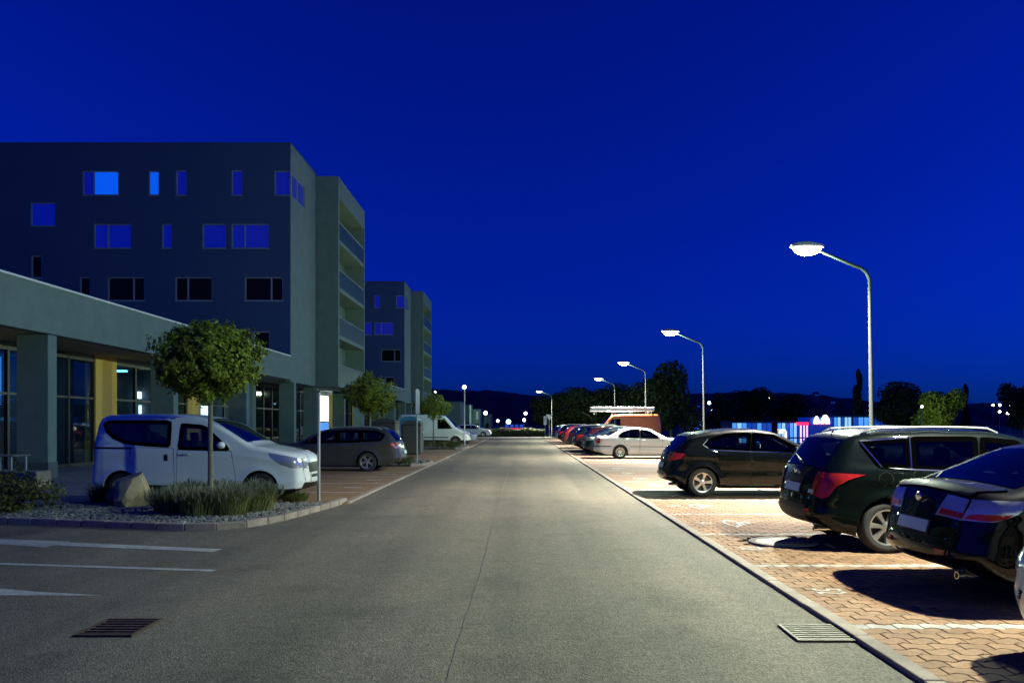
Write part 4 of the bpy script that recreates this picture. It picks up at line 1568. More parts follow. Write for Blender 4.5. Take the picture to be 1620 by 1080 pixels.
def make_car(sp, name, label, cat, loc, rz, paintm, group=None, hi=True, wheelkey=None, detail=True):
    c = Car(sp, hi)
    t = thing(name, label, cat, loc, rz, group)
    L = c.L
    gm = M['carglass']
    if hi:
        gm = M['carglass_clear']
        tc_ = [(sp['wind'][0] + 0.03, sp['wind'][1] - 0.03, 0.86)]
        if sp.get('rearwin'): tc_.append((sp['rearwin'][0] + 0.01, sp['rearwin'][1] - 0.01, 0.80))
        c.body([paintm, M['plastic']], t, nz=30, clad=sp.get('clad'), cuts=sp['windows'], tcuts=tc_)
        cabin(c, sp, t)
    else:
        c.body([paintm, M['plastic']], t, nz=16, clad=sp.get('clad'))
    sides = (1, -1)
    # doors
    for d in sp.get('doors', []):
        for sg in sides:
            m = MB()
            c.side_patch(m, d['poly'], 0.004, sg, 0.09 if hi else 0.2, 0.008, rnd=0.05)
            do = m.obj('door', paintm, t, smooth=True, angle=45)
            if hi:
                m = MB()
                c.side_line(m, d['poly'] + [d['poly'][0]], 0.014, 0.0022, sg)
                m.obj('door_gap', M['black'], do)
            if d.get('handle') and hi:
                hx, hz = d['handle']
                m = MB()
                p = [c.side_pt([hx + q], [hz], o_, sg)[0] for q, o_ in ((-0.10, 0.008), (-0.08, 0.035), (0.08, 0.035), (0.10, 0.008))]
                m.tube(p, 0.012, 6)
                m.obj('handle', sp.get('handlemat', paintm), do, smooth=True)
    # side windows
    for w in sp['windows']:
        for sg in sides:
            if sp.get('trim', True):
                cx = sum(p[0] for p in w) / len(w)
                cz = sum(p[1] for p in w) / len(w)
                big = []
                for p in w:
                    d_ = Vector((p[0] - cx, p[1] - cz))
                    big.append((p[0] + d_.x / (d_.length + 1e-6) * 0.03, p[1] + d_.y / (d_.length + 1e-6) * 0.03))
            m = MB()
            c.side_patch(m, w, 0.007, sg, 0.10 if hi else 0.25, 0.0 if hi else 0.01, rnd=sp.get('wrnd', 0.04))
            wo = m.obj('side_window', gm, t, smooth=True, angle=40)
            if sp.get('trim', True):
                m = MB()
                if hi:
                    c.side_line(m, w + [w[0]], 0.066, 0.0095, sg)
                    c.side_line(m, w + [w[0]], 0.12, -0.004, sg)
                else:
                    c.side_patch(m, big, 0.0045, sg, 0.3, 0.01, rnd=0.05)
                m.obj('window_trim', M['gloss'], wo, smooth=True, angle=40)
    if sp.get('chrome'):
        for sg in sides:
            m = MB()
            for ln in sp['chrome']:
                c.side_line(m, ln, 0.016, 0.011, sg)
            m.obj('chrome_strip', M['chrome'], t)
    if sp.get('rubstrip'):
        for sg in sides:
            m = MB()
            for (ln, w_) in sp['rubstrip']:
                c.side_line(m, ln, w_, 0.012, sg)
            m.obj('rubbing_strip', M['plastic'], t)
    # screens
    x0, x1 = sp['wind']
    m = MB()
    c.strip_patch(m, c.s_top(x0), c.s_top(x1), (-0.93, 0.93), (-0.90, 0.90), 0.006, 10, 12, rim=0.0 if hi else 0.012)
    m.obj('windscreen', gm, t, smooth=True, angle=40)
    if sp.get('rearwin'):
        (ra, rb, u0, u1) = sp['rearwin']
        m = MB()
        c.strip_patch(m, c.s_top(ra), c.s_top(rb), (-u0, u0), (-u1, u1), 0.006, 8, 12, rim=0.0 if hi else 0.012)
        m.obj('rear_window', gm, t, smooth=True, angle=40)
    # lamps: rear strip part + wrapped side part in one lamp
    for sg in sides:
        tl = sp.get('tail')
        if tl:
            m = MB()
            if tl.get('strip'):
                for (z0, z1, ua, ub) in tl['strip']:
                    c.strip_patch(m, c.s_rear(z1), c.s_rear(z0), tuple(sorted((sg * ua[0], sg * ua[1]))), tuple(sorted((sg * ub[0], sg * ub[1]))), 0.012, 6, 4, rim=0.02)
            if tl.get('side'):
                c.side_patch(m, [(L - a, b) for a, b in tl['side']], 0.012, sg, 0.05, 0.02)
            tlo = m.obj('tail_light', M[tl.get('mat', 'redlens')], t, smooth=True, angle=50)
            if tl.get('clear') and hi:
                m = MB()
                for (z0, z1, ua, ub) in tl['clear']:
                    c.strip_patch(m, c.s_rear(z1), c.s_rear(z0), tuple(sorted((sg * ua[0], sg * ua[1]))), tuple(sorted((sg * ub[0], sg * ub[1]))), 0.016, 4, 4, rim=0.01)
                for q in tl.get('clearside', []):
                    c.side_patch(m, [(L - a, b) for a, b in q], 0.016, sg, 0.05, 0.01)
                m.obj('inner_lens', M[tl.get('clearmat', 'clearlens')], tlo, smooth=True, angle=50)
        hl = sp.get('head')
        if hl:
            m = MB()
            if hl.get('strip'):
                for (z0, z1, ua, ub) in hl['strip']:
                    c.strip_patch(m, c.s_front(z0), c.s_front(z1), tuple(sorted((sg * ua[0], sg * ua[1]))), tuple(sorted((sg * ub[0], sg * ub[1]))), 0.010, 6, 4, rim=0.02)
            if hl.get('side'):
                c.side_patch(m, hl['side'], 0.010, sg, 0.05, 0.02)
            m.obj('headlight', M['clearlens'], t, smooth=True, angle=50)
    # grille, plates, bumper inserts
    for (z0, z1, hw_) in sp.get('grille', []):
        m = MB()
        c.strip_patch(m, c.s_front(z0), c.s_front(z1), (-hw_, hw_), (-hw_, hw_), 0.008, 5, 8)
        if hi:
            for k in range(1, 4):
                zz = z0 + (z1 - z0) * k / 4
                c.strip_patch(m, c.s_front(zz - 0.008), c.s_front(zz + 0.008), (-hw_ * .96, hw_ * .96), (-hw_ * .96, hw_ * .96), 0.02, 1, 8)
        m.obj('grille', M['plastic'], t, smooth=True, angle=40)
    for (z0, z1, hw_) in sp.get('rearpanel', []):
        m = MB()
        c.strip_patch(m, c.s_rear(z1), c.s_rear(z0), (-hw_, hw_), (-hw_, hw_), 0.010, 5, 8)
        m.obj('bumper_insert', M['plastic'], t, smooth=True, angle=40)
    pz = sp.get('plate')
    if pz:
        m = MB()
        c.strip_patch(m, c.s_rear(pz + 0.062), c.s_rear(pz - 0.062), (-0.28, 0.28), (-0.28, 0.28), 0.016, 2, 4, absu=True, rim=0.012)
        po = m.obj('plate_holder', M['plastic'], t)
        m = MB()
        c.strip_patch(m, c.s_rear(pz + 0.052), c.s_rear(pz - 0.052), (-0.26, 0.26), (-0.26, 0.26), 0.022, 2, 4, absu=True, rim=0.008)
        m.obj('number_plate', M['plate'], po)
    if sp.get('seamrear') and hi:
        m = MB()
        for z in sp['seamrear']:
            c.strip_patch(m, c.s_rear(z + 0.005), c.s_rear(z - 0.005), (-1, 1), (-1, 1), 0.0025, 1, 10, rim=0)
        m.obj('tailgate_gap', M['black'], t)
    if sp.get('emblem') and hi:
        e = c.ev(c.s_rear(sp['emblem']), 0, 0.03)
        MB().lathe([(0.001, 0.012), (0.04, 0.010), (0.045, 0.0)], 14, axis='y').obj('emblem', M['chrome'], t, loc=e, rz=PI / 2)
    if sp.get('fuel') and hi:
        fx, fz = sp['fuel']
        m = MB()
        ring = [(fx + .085 * math.cos(a), fz + .085 * math.sin(a)) for a in np.linspace(0, 2 * PI, 19)[:-1]]
        c.side_patch(m, ring, 0.004, -1, 0.05, 0.006)
        fo = m.obj('fuel_flap', paintm, t, smooth=True, angle=45)
        m = MB()
        c.side_line(m, ring + [ring[0]], 0.012, 0.0022, -1)
        m.obj('flap_gap', M['black'], fo)
    for sg in (sides if sp.get('reflectors') and hi else ()):
        z = sp['reflectors']
        m = MB()
        c.strip_patch(m, c.s_rear(z + .02), c.s_rear(z - .02), tuple(sorted((sg * .74, sg * .95))), tuple(sorted((sg * .74, sg * .95))), 0.014, 1, 4)
        m.obj('bumper_reflector', M['redlens'], t)
    if sp.get('exhaust') and hi:
        ex, ey, ez = c.C((L - 0.10, 0, 0))[0], sp['exhaust'], .27
        MB().lathe([(.030, -.18), (.034, -.18), (.034, .05), (.028, .05), (.026, -.1)], 14, axis='y').obj('exhaust', M['chrome'], t, loc=(ex, ey, ez), rz=PI / 2)
    if sp.get('wiper') and hi:
        wx = sp['wiper']
        p0, p1 = c.ev(c.s_top(wx), 0.0, 0.03), c.ev(c.s_top(wx - .06), 0.62, 0.02)
        MB().tube([p0, p1], [.014, .006], 6).obj('rear_wiper', M['plastic'], t)
    # roof rails, aerial, mirrors
    if sp.get('rails'):
        for sg in sides:
            xa, xb = sp['rails']
            pts = []
            for x in np.linspace(xa, xb, 14):
                z = float(np.interp(x, c.tx, c.tz))
                w = float(c.hw([x], [z])[0])
                h = 0.045 if 0.02 < (x - xa) / (xb - xa) < 0.98 else 0.0
                pts.append(c.C((x, sg * (w - 0.03), z + h)))
            MB().tube(pts, 0.016, 6).obj('roof_rail', M['galv'], t, smooth=True)
    if sp.get('aerial') and hi:
        x = sp['aerial']
        z = float(np.interp(x, c.tx, c.tz)) + 0.03
        p = c.C((x, 0, z))
        MB().tube([p, (p[0] - 0.02, 0, p[2] + 0.03), (p[0] - 0.16, 0, p[2] + 0.16)], [0.02, 0.008, 0.004], 6).obj('aerial', M['plastic'], t)
    if sp.get('spoiler'):
        xa, xb, h, u = sp['spoiler']
        m = MB()
        c.strip_patch(m, c.s_top(xa), c.s_top(xb), (-u, u), (-u, u), 0.02 + h * 0, 5, 10, rim=0.03)
        m.obj('spoiler', paintm, t, smooth=True, angle=40)
    mx, mz = sp['mirror']
    for sg in sides:
        w = float(c.hw([mx], [mz])[0])
        m = MB()
        bm = bmesh.new()
        bmesh.ops.create_icosphere(bm, subdivisions=2, radius=1)
        for v in bm.verts:
            q = v.co
            p = c.C((mx + 0.02 + q.x * 0.085, 0, mz + 0.05 + q.z * 0.075 * (1 - 0.15 * q.y)))
            v.co = Vector((p[0] if q.x < 0.55 else c.C((mx + 0.02 + 0.055, 0, 0))[0], sg * (w + 0.11 + q.y * 0.10), p[2]))
        m.frombm(bm)
        m.tube([c.C((mx, sg * (w - 0.02), mz)), c.C((mx + 0.01, sg * (w + 0.06), mz + 0.02))], 0.022, 6)
        m.obj('wing_mirror', sp.get('mirrormat', paintm), t, smooth=True, angle=60)
    # wheels
    wr, rr, wwd = sp['wheel']
    tm, hm, rm = wheel_meshes(wr, rr, wwd, sp['spokes'][0], sp['spokes'][1], M[sp.get('rimmat', 'alloy')], wheelkey or name)
    for (xc, zc, r) in sp['arch'][:2]:
        for sg in sides:
            yo = float(c.hw([xc], [zc + r + 0.06])[0]) - wwd / 2 - 0.028
            p = c.C((xc, sg * yo, wr))
            w = mesh_obj('wheel', hm, t, p, 0 if sg > 0 else PI)
            w.rotation_euler = (0, random.uniform(0, 6), 0) if sg > 0 else (0, random.uniform(0, 6), PI)
            mesh_obj('tyre', tm, w)
            mesh_obj('rim', rm, w)
    return t, c


# ---------------- body shapes (nose at x = 0)
def fr(L, pts):       # points given from the tail
    return [(L - a, b) for a, b in pts]


MPV = dict(
    L=4.36, W=0.885, tumble=9, shoulder=0.012, rend=0.17, rtop=0.09, sig=0.03, crown=0.03,
    top=[(0, .50), (.008, .68), (.02, .80), (.06, .925), (.20, 1.0), (.5, 1.075), (.80, 1.13), (1.02, 1.17), (1.22, 1.29), (1.75, 1.62), (1.95, 1.715), (2.2, 1.765), (2.6, 1.80), (3.4, 1.81), (4.02, 1.785), (4.17, 1.73), (4.22, 1.62), (4.28, 1.15), (4.32, .85), (4.35, .62), (4.36, .45)],
    bot=[(0, .44), (.04, .30), (.15, .235), (.4, .22), (4.0, .25), (4.25, .30), (4.33, .36), (4.36, .42)],
    belt=[(0, .95), (1.1, 1.12), (1.5, 1.14), (4.36, 1.20)],
    arch=[(.83, .315, .365), (3.64, .315, .365)], wheel=(.315, .205, .19), spokes=(5, dict(w=.075, mid=.9, end=1.3)), clad=.30,
    windows=[[(1.47, 1.10), (1.52, 1.165), (1.94, 1.53), (2.02, 1.565), (2.42, 1.60), (2.45, 1.16), (2.44, 1.12)],
             [(2.66, 1.17), (2.67, 1.64), (2.74, 1.66), (3.90, 1.655), (4.02, 1.62), (3.97, 1.48), (3.80, 1.34), (3.55, 1.24), (3.2, 1.20)]],
    doors=[dict(poly=[(1.30, .36), (1.40, 1.06), (2.49, 1.10), (2.51, .40), (2.35, .30), (1.4, .30)], handle=(2.32, 1.0)),
           dict(poly=[(2.56, .40), (2.57, 1.12), (3.45, 1.14), (3.45, .84), (3.28, .68), (3.20, .42), (3.15, .31), (2.7, .31)], handle=None)],
    rubstrip=[([(3.42, 1.125), (4.22, 1.135)], .035), ([(1.30, .335), (3.2, .345)], .085), ([(2.72, .87), (2.72, 1.0)], .075), ([(2.26, 1.0), (2.40, 1.0)], .035)],
    wind=(1.13, 1.93), rearwin=(4.20, 4.28, .86, .86),
    head=dict(strip=[(.70, .90, (.62, 1.0), (.70, 1.0))], side=[(.03, .72), (.06, .90), (.30, .965), (.66, 1.03), (.60, .93), (.40, .80), (.2, .72)]),
    grille=[(.60, .80, .60), (.42, .56, .45)], tail=dict(strip=[(.80, 1.25, (.90, 1.0), (.90, 1.0))], side=[(.03, .80), (.02, 1.25), (.12, 1.25), (.12, .80)]),
    plate=.92, mirror=(1.55, 1.14), aerial=2.1, wrnd=.05)

ESTATE_SUV = dict(
    L=4.52, W=.915, tumble=17, rend=.20, rtop=.09,
    top=[(0, .48), (.01, .60), (.04, .70), (.12, .79), (.5, .90), (1.02, 1.0), (1.12, 1.03), (1.85, 1.42), (2.05, 1.485), (2.35, 1.52), (3.0, 1.535), (3.7, 1.515), (4.02, 1.465), (4.10, 1.43), (4.33, 1.10), (4.40, .98), (4.45, .86), (4.48, .72), (4.51, .60), (4.52, .5)],
    bot=[(0, .42), (.04, .28), (.15, .20), (.4, .18), (4.0, .20), (4.3, .27), (4.46, .34), (4.52, .44)],
    belt=[(0, .82), (1.2, .97), (2, 1.0), (3.4, 1.05), (4.52, 1.09)],
    arch=[(.93, .325, .375), (3.67, .325, .375)], wheel=(.325, .225, .21), spokes=(7, dict(w=.062, mid=.95, end=1.25)), clad=None,
    windows=[[(1.42, 1.02), (2.02, 1.38), (2.42, 1.42), (2.50, 1.035)], [(2.57, 1.035), (2.52, 1.425), (3.30, 1.425), (3.34, 1.065)], [(3.40, 1.07), (3.37, 1.425), (3.95, 1.385), (3.76, 1.10)]],
    chrome=[[(1.42, 1.00), (2.5, 1.015), (3.34, 1.045), (3.74, 1.08), (3.97, 1.40), (3.37, 1.445)], [(3.375, 1.07), (3.345, 1.43)]],
    doors=[dict(poly=[(1.38, .34), (1.36, .94), (2.50, 1.0), (2.52, .30), (1.45, .27)], handle=(2.34, .90)),
           dict(poly=[(2.56, .30), (2.54, 1.0), (3.34, 1.03), (3.38, .86), (3.24, .66), (3.19, .40), (3.12, .30)], handle=(3.22, .935))],
    rubstrip=[([(1.35, .25), (3.25, .26)], .05)],
    wind=(1.12, 1.95), rearwin=(4.08, 4.365, .93, .97),
    head=dict(strip=[(.60, .76, (.6, 1.0), (.7, 1.0))], side=[(.05, .62), (.08, .76), (.55, .88), (.45, .74), (.2, .64)]),
    grille=[(.30, .48, .7)],
    tail=dict(strip=[(.70, 1.0, (.82, 1.0), (.90, 1.0))], side=[(.03, .70), (.05, .82), (.10, .995), (.28, 1.0), (.58, .985), (.36, .92), (.23, .84), (.15, .71), (.08, .67)], clear=[(.72, .77, (.80, .97), (.78, .97))]),
    plate=.76, fuel=(3.70, .93), reflectors=.50, exhaust=-.55, wiper=4.345, rearpanel=[(.36, .56, .80), (.83, .90, .42)], seamrear=[.60], emblem=.96, mirror=(1.50, 1.0), rails=(2.15, 3.9), aerial=3.98,
    handlemat=None)
ESTATE_SUV['handlemat'] = M['gloss']

HATCH = dict(
    L=4.27, W=.89, tumble=18, rend=.20, rtop=.09,
    top=[(0, .48), (.01, .60), (.04, .70), (.12, .79), (.5, .91), (1.0, 1.0), (1.10, 1.03), (1.80, 1.38), (2.0, 1.44), (2.35, 1.48), (2.8, 1.48), (3.35, 1.43), (3.70, 1.36), (3.80, 1.31), (4.05, 1.06), (4.12, .96), (4.17, .86), (4.20, .74), (4.25, .60), (4.27, .5)],
    bot=[(0, .42), (.04, .28), (.15, .20), (.4, .18), (3.8, .20), (4.05, .28), (4.22, .36), (4.27, .44)],
    belt=[(0, .82), (1.2, .96), (2, 1.0), (3.2, 1.04), (4.27, 1.1)],
    arch=[(.88, .32, .37), (3.53, .32, .37)], wheel=(.32, .215, .205), spokes=(5, dict(w=.07, mid=.95, end=1.4)), clad=None,
    windows=[[(1.36, 1.01), (1.92, 1.34), (2.38, 1.39), (2.44, 1.025)], [(2.52, 1.03), (2.47, 1.395), (3.0, 1.37), (3.38, 1.25), (3.48, 1.15), (3.36, 1.065)]],
    chrome=[[(1.36, .985), (2.44, 1.0), (3.36, 1.04), (3.52, 1.15), (3.40, 1.28)]],
    doors=[dict(poly=[(1.32, .34), (1.30, .93), (2.44, .99), (2.46, .29), (1.4, .27)], handle=(2.28, .89)),
           dict(poly=[(2.50, .29), (2.48, .99), (3.24, 1.02), (3.26, .84), (3.12, .66), (3.07, .40), (3.0, .29)], handle=(3.1, .92))],
    wind=(1.10, 1.90), rearwin=(3.80, 4.08, .90, .93),
    head=dict(strip=[(.60, .76, (.6, 1.0), (.7, 1.0))], side=[(.05, .62), (.08, .76), (.55, .88), (.45, .74), (.2, .64)]),
    grille=[(.30, .48, .7)],
    tail=dict(strip=[(.78, .98, (.55, 1.0), (.62, 1.0))], side=[(.03, .80), (.06, .97), (.34, .96), (.28, .86), (.12, .80)]),
    plate=.66, reflectors=.48, exhaust=-.5, wiper=4.04, rearpanel=[(.36, .52, .80)], seamrear=[.58], emblem=.92, mirror=(1.45, .99), spoiler=(3.62, 3.80, 0, .85))

SEDAN = dict(
    L=4.52, W=.875, tumble=17, rend=.18, rtop=.085,
    top=[(0, .48), (.01, .60), (.03, .68), (.10, .76), (.5, .86), (1.15, .95), (1.28, .98), (1.98, 1.34), (2.2, 1.40), (2.6, 1.43), (3.0, 1.415), (3.35, 1.34), (3.95, 1.05), (4.08, 1.02), (4.40, 1.0), (4.455, .96), (4.475, .80), (4.49, .68), (4.52, .60), (4.52, .5)],
    bot=[(0, .42), (.04, .26), (.15, .19), (.4, .18), (4.0, .20), (4.3, .26), (4.46, .32), (4.52, .42)],
    belt=[(0, .80), (1.2, .93), (4.52, 1.0)],
    arch=[(.92, .315, .355), (3.43, .315, .355)], wheel=(.315, .205, .195), spokes=(9, dict(w=.036, mid=1.0, end=1.4)), clad=None,
    windows=[[(1.60, .96), (2.12, 1.28), (2.46, 1.335), (2.48, .975)], [(2.56, .98), (2.54, 1.34), (2.95, 1.33), (3.32, 1.20), (3.50, 1.04), (3.42, 1.0)]],
    doors=[dict(poly=[(1.48, .32), (1.48, .90), (2.50, .95), (2.52, .28), (1.5, .26)], handle=(2.36, .88)),
           dict(poly=[(2.56, .28), (2.54, .95), (3.30, .97), (3.22, .70), (3.02, .60), (2.98, .28)], handle=(3.16, .90))],
    rubstrip=[([(1.32, .56), (2.98, .57)], .025), ([(3.86, .58), (4.5, .58)], .04)],
    wind=(1.28, 2.02), rearwin=(3.32, 3.95, .84, .90),
    head=dict(strip=[(.60, .74, (.6, 1.0), (.65, 1.0))], side=[(.04, .60), (.06, .73), (.30, .79), (.28, .64)]),
    grille=[(.62, .73, .4), (.28, .42, .6)],
    tail=dict(strip=[(.72, .94, (.66, 1.0), (.70, 1.0))], side=[(.03, .72), (.05, .94), (.18, .94), (.17, .72)]),
    plate=.80, rearpanel=[(.54, .60, .95)], mirror=(1.62, .95))

LIFTBACK = dict(
    L=4.85, W=.93, tumble=20, rend=.26, rtop=.10,
    top=[(0, .48), (.01, .60), (.04, .68), (.12, .76), (.5, .86), (1.2, .96), (1.35, 1.0), (2.1, 1.36), (2.35, 1.43), (2.75, 1.47), (3.2, 1.44), (3.6, 1.36), (4.30, 1.06), (4.45, 1.015), (4.66, 1.005), (4.70, .98), (4.74, .86), (4.78, .72), (4.83, .60), (4.85, .5)],
    bot=[(0, .42), (.04, .26), (.15, .19), (.4, .18), (4.3, .20), (4.6, .26), (4.78, .32), (4.85, .42)],
    belt=[(0, .80), (1.2, .94), (2.4, .97), (4.0, 1.01), (4.85, 1.03)],
    arch=[(.98, .33, .385), (3.72, .33, .385)], wheel=(.33, .235, .215), spokes=(5, dict(w=.06, twin=.035, mid=.6, end=.6)), clad=None,
    windows=[[(1.66, .97), (2.24, 1.31), (2.62, 1.37), (2.66, .99)], [(2.74, .995), (2.71, 1.375), (3.2, 1.34), (3.62, 1.20), (3.80, 1.08), (3.6, 1.02)]],
    chrome=[[(1.66, .945), (2.7, .965), (3.62, .995), (3.84, 1.08)]],
    doors=[dict(poly=[(1.50, .32), (1.50, .90), (2.70, .95), (2.72, .28), (1.5, .26)], handle=(2.5, .88)),
           dict(poly=[(2.76, .28), (2.74, .95), (3.50, .97), (3.44, .72), (3.24, .62), (3.2, .28)], handle=(3.38, .90))],
    wind=(1.35, 2.12), rearwin=(3.62, 4.36, .84, .92),
    head=dict(strip=[(.60, .74, (.6, 1.0), (.65, 1.0))], side=[(.04, .60), (.06, .73), (.4, .80), (.3, .66)]),
    grille=[(.50, .68, .4), (.28, .42, .6)],
    tail=dict(strip=[(.76, .945, (.60, 1.0), (.50, 1.0))], side=[(.04, .76), (.05, .945), (.26, .95), (.52, .955), (.40, .85), (.24, .77)], mat='clearlens', clearmat='redlens',
              clear=[(.775, .825, (.60, 1.0), (.57, 1.0))], clearside=[[(.04, .775), (.05, .825), (.26, .835), (.36, .845), (.30, .80), (.22, .775)]]),
    plate=.64, reflectors=.46, exhaust=-.6, seamrear=[.56], emblem=.88, mirror=(1.72, .97), spoiler=(4.44, 4.685, .03, .97), rearpanel=[(.30, .40, .70)])

WAGON = dict(
    L=4.77, W=.91, tumble=18, rend=.20, rtop=.09,
    top=[(0, .48), (.01, .60), (.04, .68), (.12, .77), (.5, .87), (1.2, .97), (1.32, 1.0), (2.05, 1.37), (2.3, 1.44), (2.7, 1.475), (3.4, 1.475), (4.0, 1.44), (4.26, 1.39), (4.32, 1.35), (4.58, 1.04), (4.66, .92), (4.69, .80), (4.72, .66), (4.77, .58), (4.77, .5)],
    bot=[(0, .42), (.04, .26), (.15, .19), (.4, .18), (4.2, .20), (4.5, .27), (4.7, .33), (4.77, .42)],
    belt=[(0, .80), (1.2, .94), (2.4, .98), (4.77, 1.05)],
    arch=[(.93, .325, .375), (3.64, .325, .375)], wheel=(.325, .225, .21), spokes=(5, dict(w=.06, twin=.03, mid=.6, end=.7)), clad=None,
    windows=[[(1.60, .98), (2.2, 1.33), (2.56, 1.37), (2.62, 1.0)], [(2.68, 1.0), (2.64, 1.375), (3.36, 1.375), (3.42, 1.02)], [(3.48, 1.025), (3.43, 1.375), (3.95, 1.35), (4.22, 1.24), (4.1, 1.06)]],
    doors=[dict(poly=[(1.46, .32), (1.46, .90), (2.64, .96), (2.66, .28), (1.5, .26)], handle=(2.46, .89)),
           dict(poly=[(2.70, .28), (2.68, .96), (3.40, .98), (3.42, .82), (3.2, .66), (3.15, .28)], handle=(3.24, .91))],
    wind=(1.32, 2.12), rearwin=(4.32, 4.60, .88, .93),
    head=dict(strip=[(.60, .74, (.6, 1.0), (.65, 1.0))], side=[(.04, .60), (.06, .73), (.4, .80), (.3, .66)]),
    grille=[(.50, .68, .5), (.28, .42, .6)],
    tail=dict(strip=[(.76, .96, (.56, 1.0), (.60, 1.0))], side=[(.03, .76), (.05, .96), (.38, .95), (.30, .84), (.16, .77)], clear=[(.79, .85, (.60, 1.0), (.60, 1.0))], clearside=[[(.03, .79), (.04, .85), (.26, .86), (.2, .80)]]),
    plate=.62, rearpanel=[(.34, .46, .8)], seamrear=[.56], emblem=.90, mirror=(1.66, .97), rails=(2.3, 4.1))

PANELVAN = dict(
    L=5.3, W=1.0, tumble=5, shoulder=.012, rend=.2, rtop=.12,
    top=[(0, .50), (.02, .72), (.06, .86), (.2, 1.0), (.6, 1.16), (.85, 1.24), (.98, 1.34), (1.55, 2.0), (1.7, 2.14), (1.95, 2.24), (2.4, 2.28), (5.0, 2.28), (5.14, 2.24), (5.19, 2.1), (5.24, 1.2), (5.27, .75), (5.30, .6), (5.3, .5)],
    bot=[(0, .42), (.05, .28), (.2, .24), (.5, .25), (5.0, .32), (5.24, .36), (5.3, .44)],
    belt=[(0, 1.0), (1.2, 1.22), (5.3, 1.3)],
    arch=[(.98, .345, .395), (4.33, .345, .395)], wheel=(.345, .2, .21), spokes=(6, dict(w=.05, mid=1, end=1.3)), clad=.42, rimmat='galv',
    windows=[[(1.22, 1.26), (1.32, 1.40), (1.78, 1.94), (2.3, 1.94), (2.3, 1.24)]],
    doors=[dict(poly=[(1.42, .44), (1.22, 1.18), (2.36, 1.18), (2.38, .44)], handle=(2.22, 1.08)), dict(poly=[(2.46, .44), (2.46, 2.08), (3.70, 2.08), (3.70, .44)], handle=(2.6, 1.1))],
    rubstrip=[([(1.5, .62), (3.8, .62)], .07), ([(4.75, .62), (5.25, .62)], .07)],
    wind=(.98, 1.72), head=dict(strip=[(.76, .98, (.6, 1.0), (.7, 1.0))], side=[(.05, .78), (.1, .96), (.42, 1.12), (.36, .9)]),
    grille=[(.58, .80, .55), (.34, .50, .6)], tail=dict(side=[(.03, .8), (.03, 1.35), (.12, 1.35), (.12, .8)]),
    plate=.66, mirror=(1.45, 1.32), trim=False, rends=.2)
PANELVAN['mirrormat'] = M['plastic']

P_ = dict(
    white=paint('white_paint', (0.74, 0.79, 0.77), 0.0, 0.35), dgreen=paint('black_green_paint', (0.002, 0.0046, 0.004), 0.0, 0.3),
    black=paint('black_paint', (0.002, 0.0022, 0.003), 0.0, 0.28), hatchb=paint('black_hatch_paint', (0.003, 0.0045, 0.004), 0.0, 0.28),
    silver=paint('silver_paint', (0.52, 0.55, 0.58), 0.3, 0.32), grey=paint('graphite_paint', (0.05, 0.05, 0.048), 0.3, 0.35),
    orange=paint('orange_paint', (0.60, 0.15, 0.045), 0.0, 0.4), navy=paint('navy_paint', (0.005, 0.012, 0.02), 0.0, 0.3),
    teal=paint('dark_teal_paint', (0.008, 0.02, 0.022), 0.0, 0.3), red=paint('red_paint', (0.10, 0.008, 0.008), 0.0, 0.3),
    bluesil=paint('blue_silver_paint', (0.30, 0.36, 0.42), 0.6, 0.32), wine=paint('wine_paint', (0.02, 0.004, 0.006), 0.0, 0.3))

# --- nearest cars on the right, tails towards the road
make_car(ESTATE_SUV, 'estate_car', 'dark green-black estate car with red tail lights and roof rails, third from right', 'car', (3.72 + 2.26, 9.27 + .915, .03), 0, P_['dgreen'])
make_car(LIFTBACK, 'liftback_car', 'black liftback car with blank blue-grey plate at the right edge', 'car', (3.83 + 2.425, 6.32 + .93, .03), 0, P_['black'])
make_car(HATCH, 'hatchback_car', 'black hatchback with bright five-spoke wheels standing alone between empty bays and silver saloon', 'car', (3.27 + 2.135, 16.45 + .89, .03), 0, P_['hatchb'])
# silver car, nose to the road, only its front corner in view
make_car(WAGON, 'silver_estate_car', 'silver car whose front corner just enters at the lower right edge', 'car', (3.42 + 2.385, 3.66 + .91, .03), PI, P_['bluesil'])
make_car(SEDAN, 'saloon_car', 'silver four-door saloon with many-spoked wheels in front of the orange van', 'car', (3.47 + 2.26, 34.4 + .875, .03), 0, P_['silver'])
# --- the row behind the saloon
ROW = [
    (LIFTBACK, 37.7, 3.25, 'navy', 'navy blue car parked next beyond the silver saloon'),
    (HATCH, 40.2, 3.35, 'wine', 'dark wine hatchback, second beyond the silver saloon'),
    (ESTATE_SUV, 42.7, 3.1, 'navy', 'dark blue estate with roof rails, third beyond the silver saloon'),
    (HATCH, 45.2, 3.2, 'teal', 'dark teal hatchback, fourth beyond the silver saloon'),
    (WAGON, 49.5, 3.15, 'grey', 'graphite estate with roof rails parked just before the orange van'),
    (HATCH, 57.5, 3.2, 'red', 'red hatchback in the row beyond the orange van'),
    (ESTATE_SUV, 61.0, 3.05, 'black', 'black estate in the row beyond the orange van'),
    (HATCH, 66.0, 3.1, 'white', 'white hatchback near the far end of the right row'),
    (WAGON, 71.0, 3.0, 'navy', 'dark blue estate last in the right row before the crossing'),
]
for (sp, y, xr, pc, lab) in ROW:
    make_car(sp, 'parked_car', lab, 'car', (xr + sp['L'] / 2, y + sp['W'], .03), R(random.uniform(-1.2, 1.2)), P_[pc], 'cars in the far right row', hi=False, wheelkey='row' + str(sp['L']))
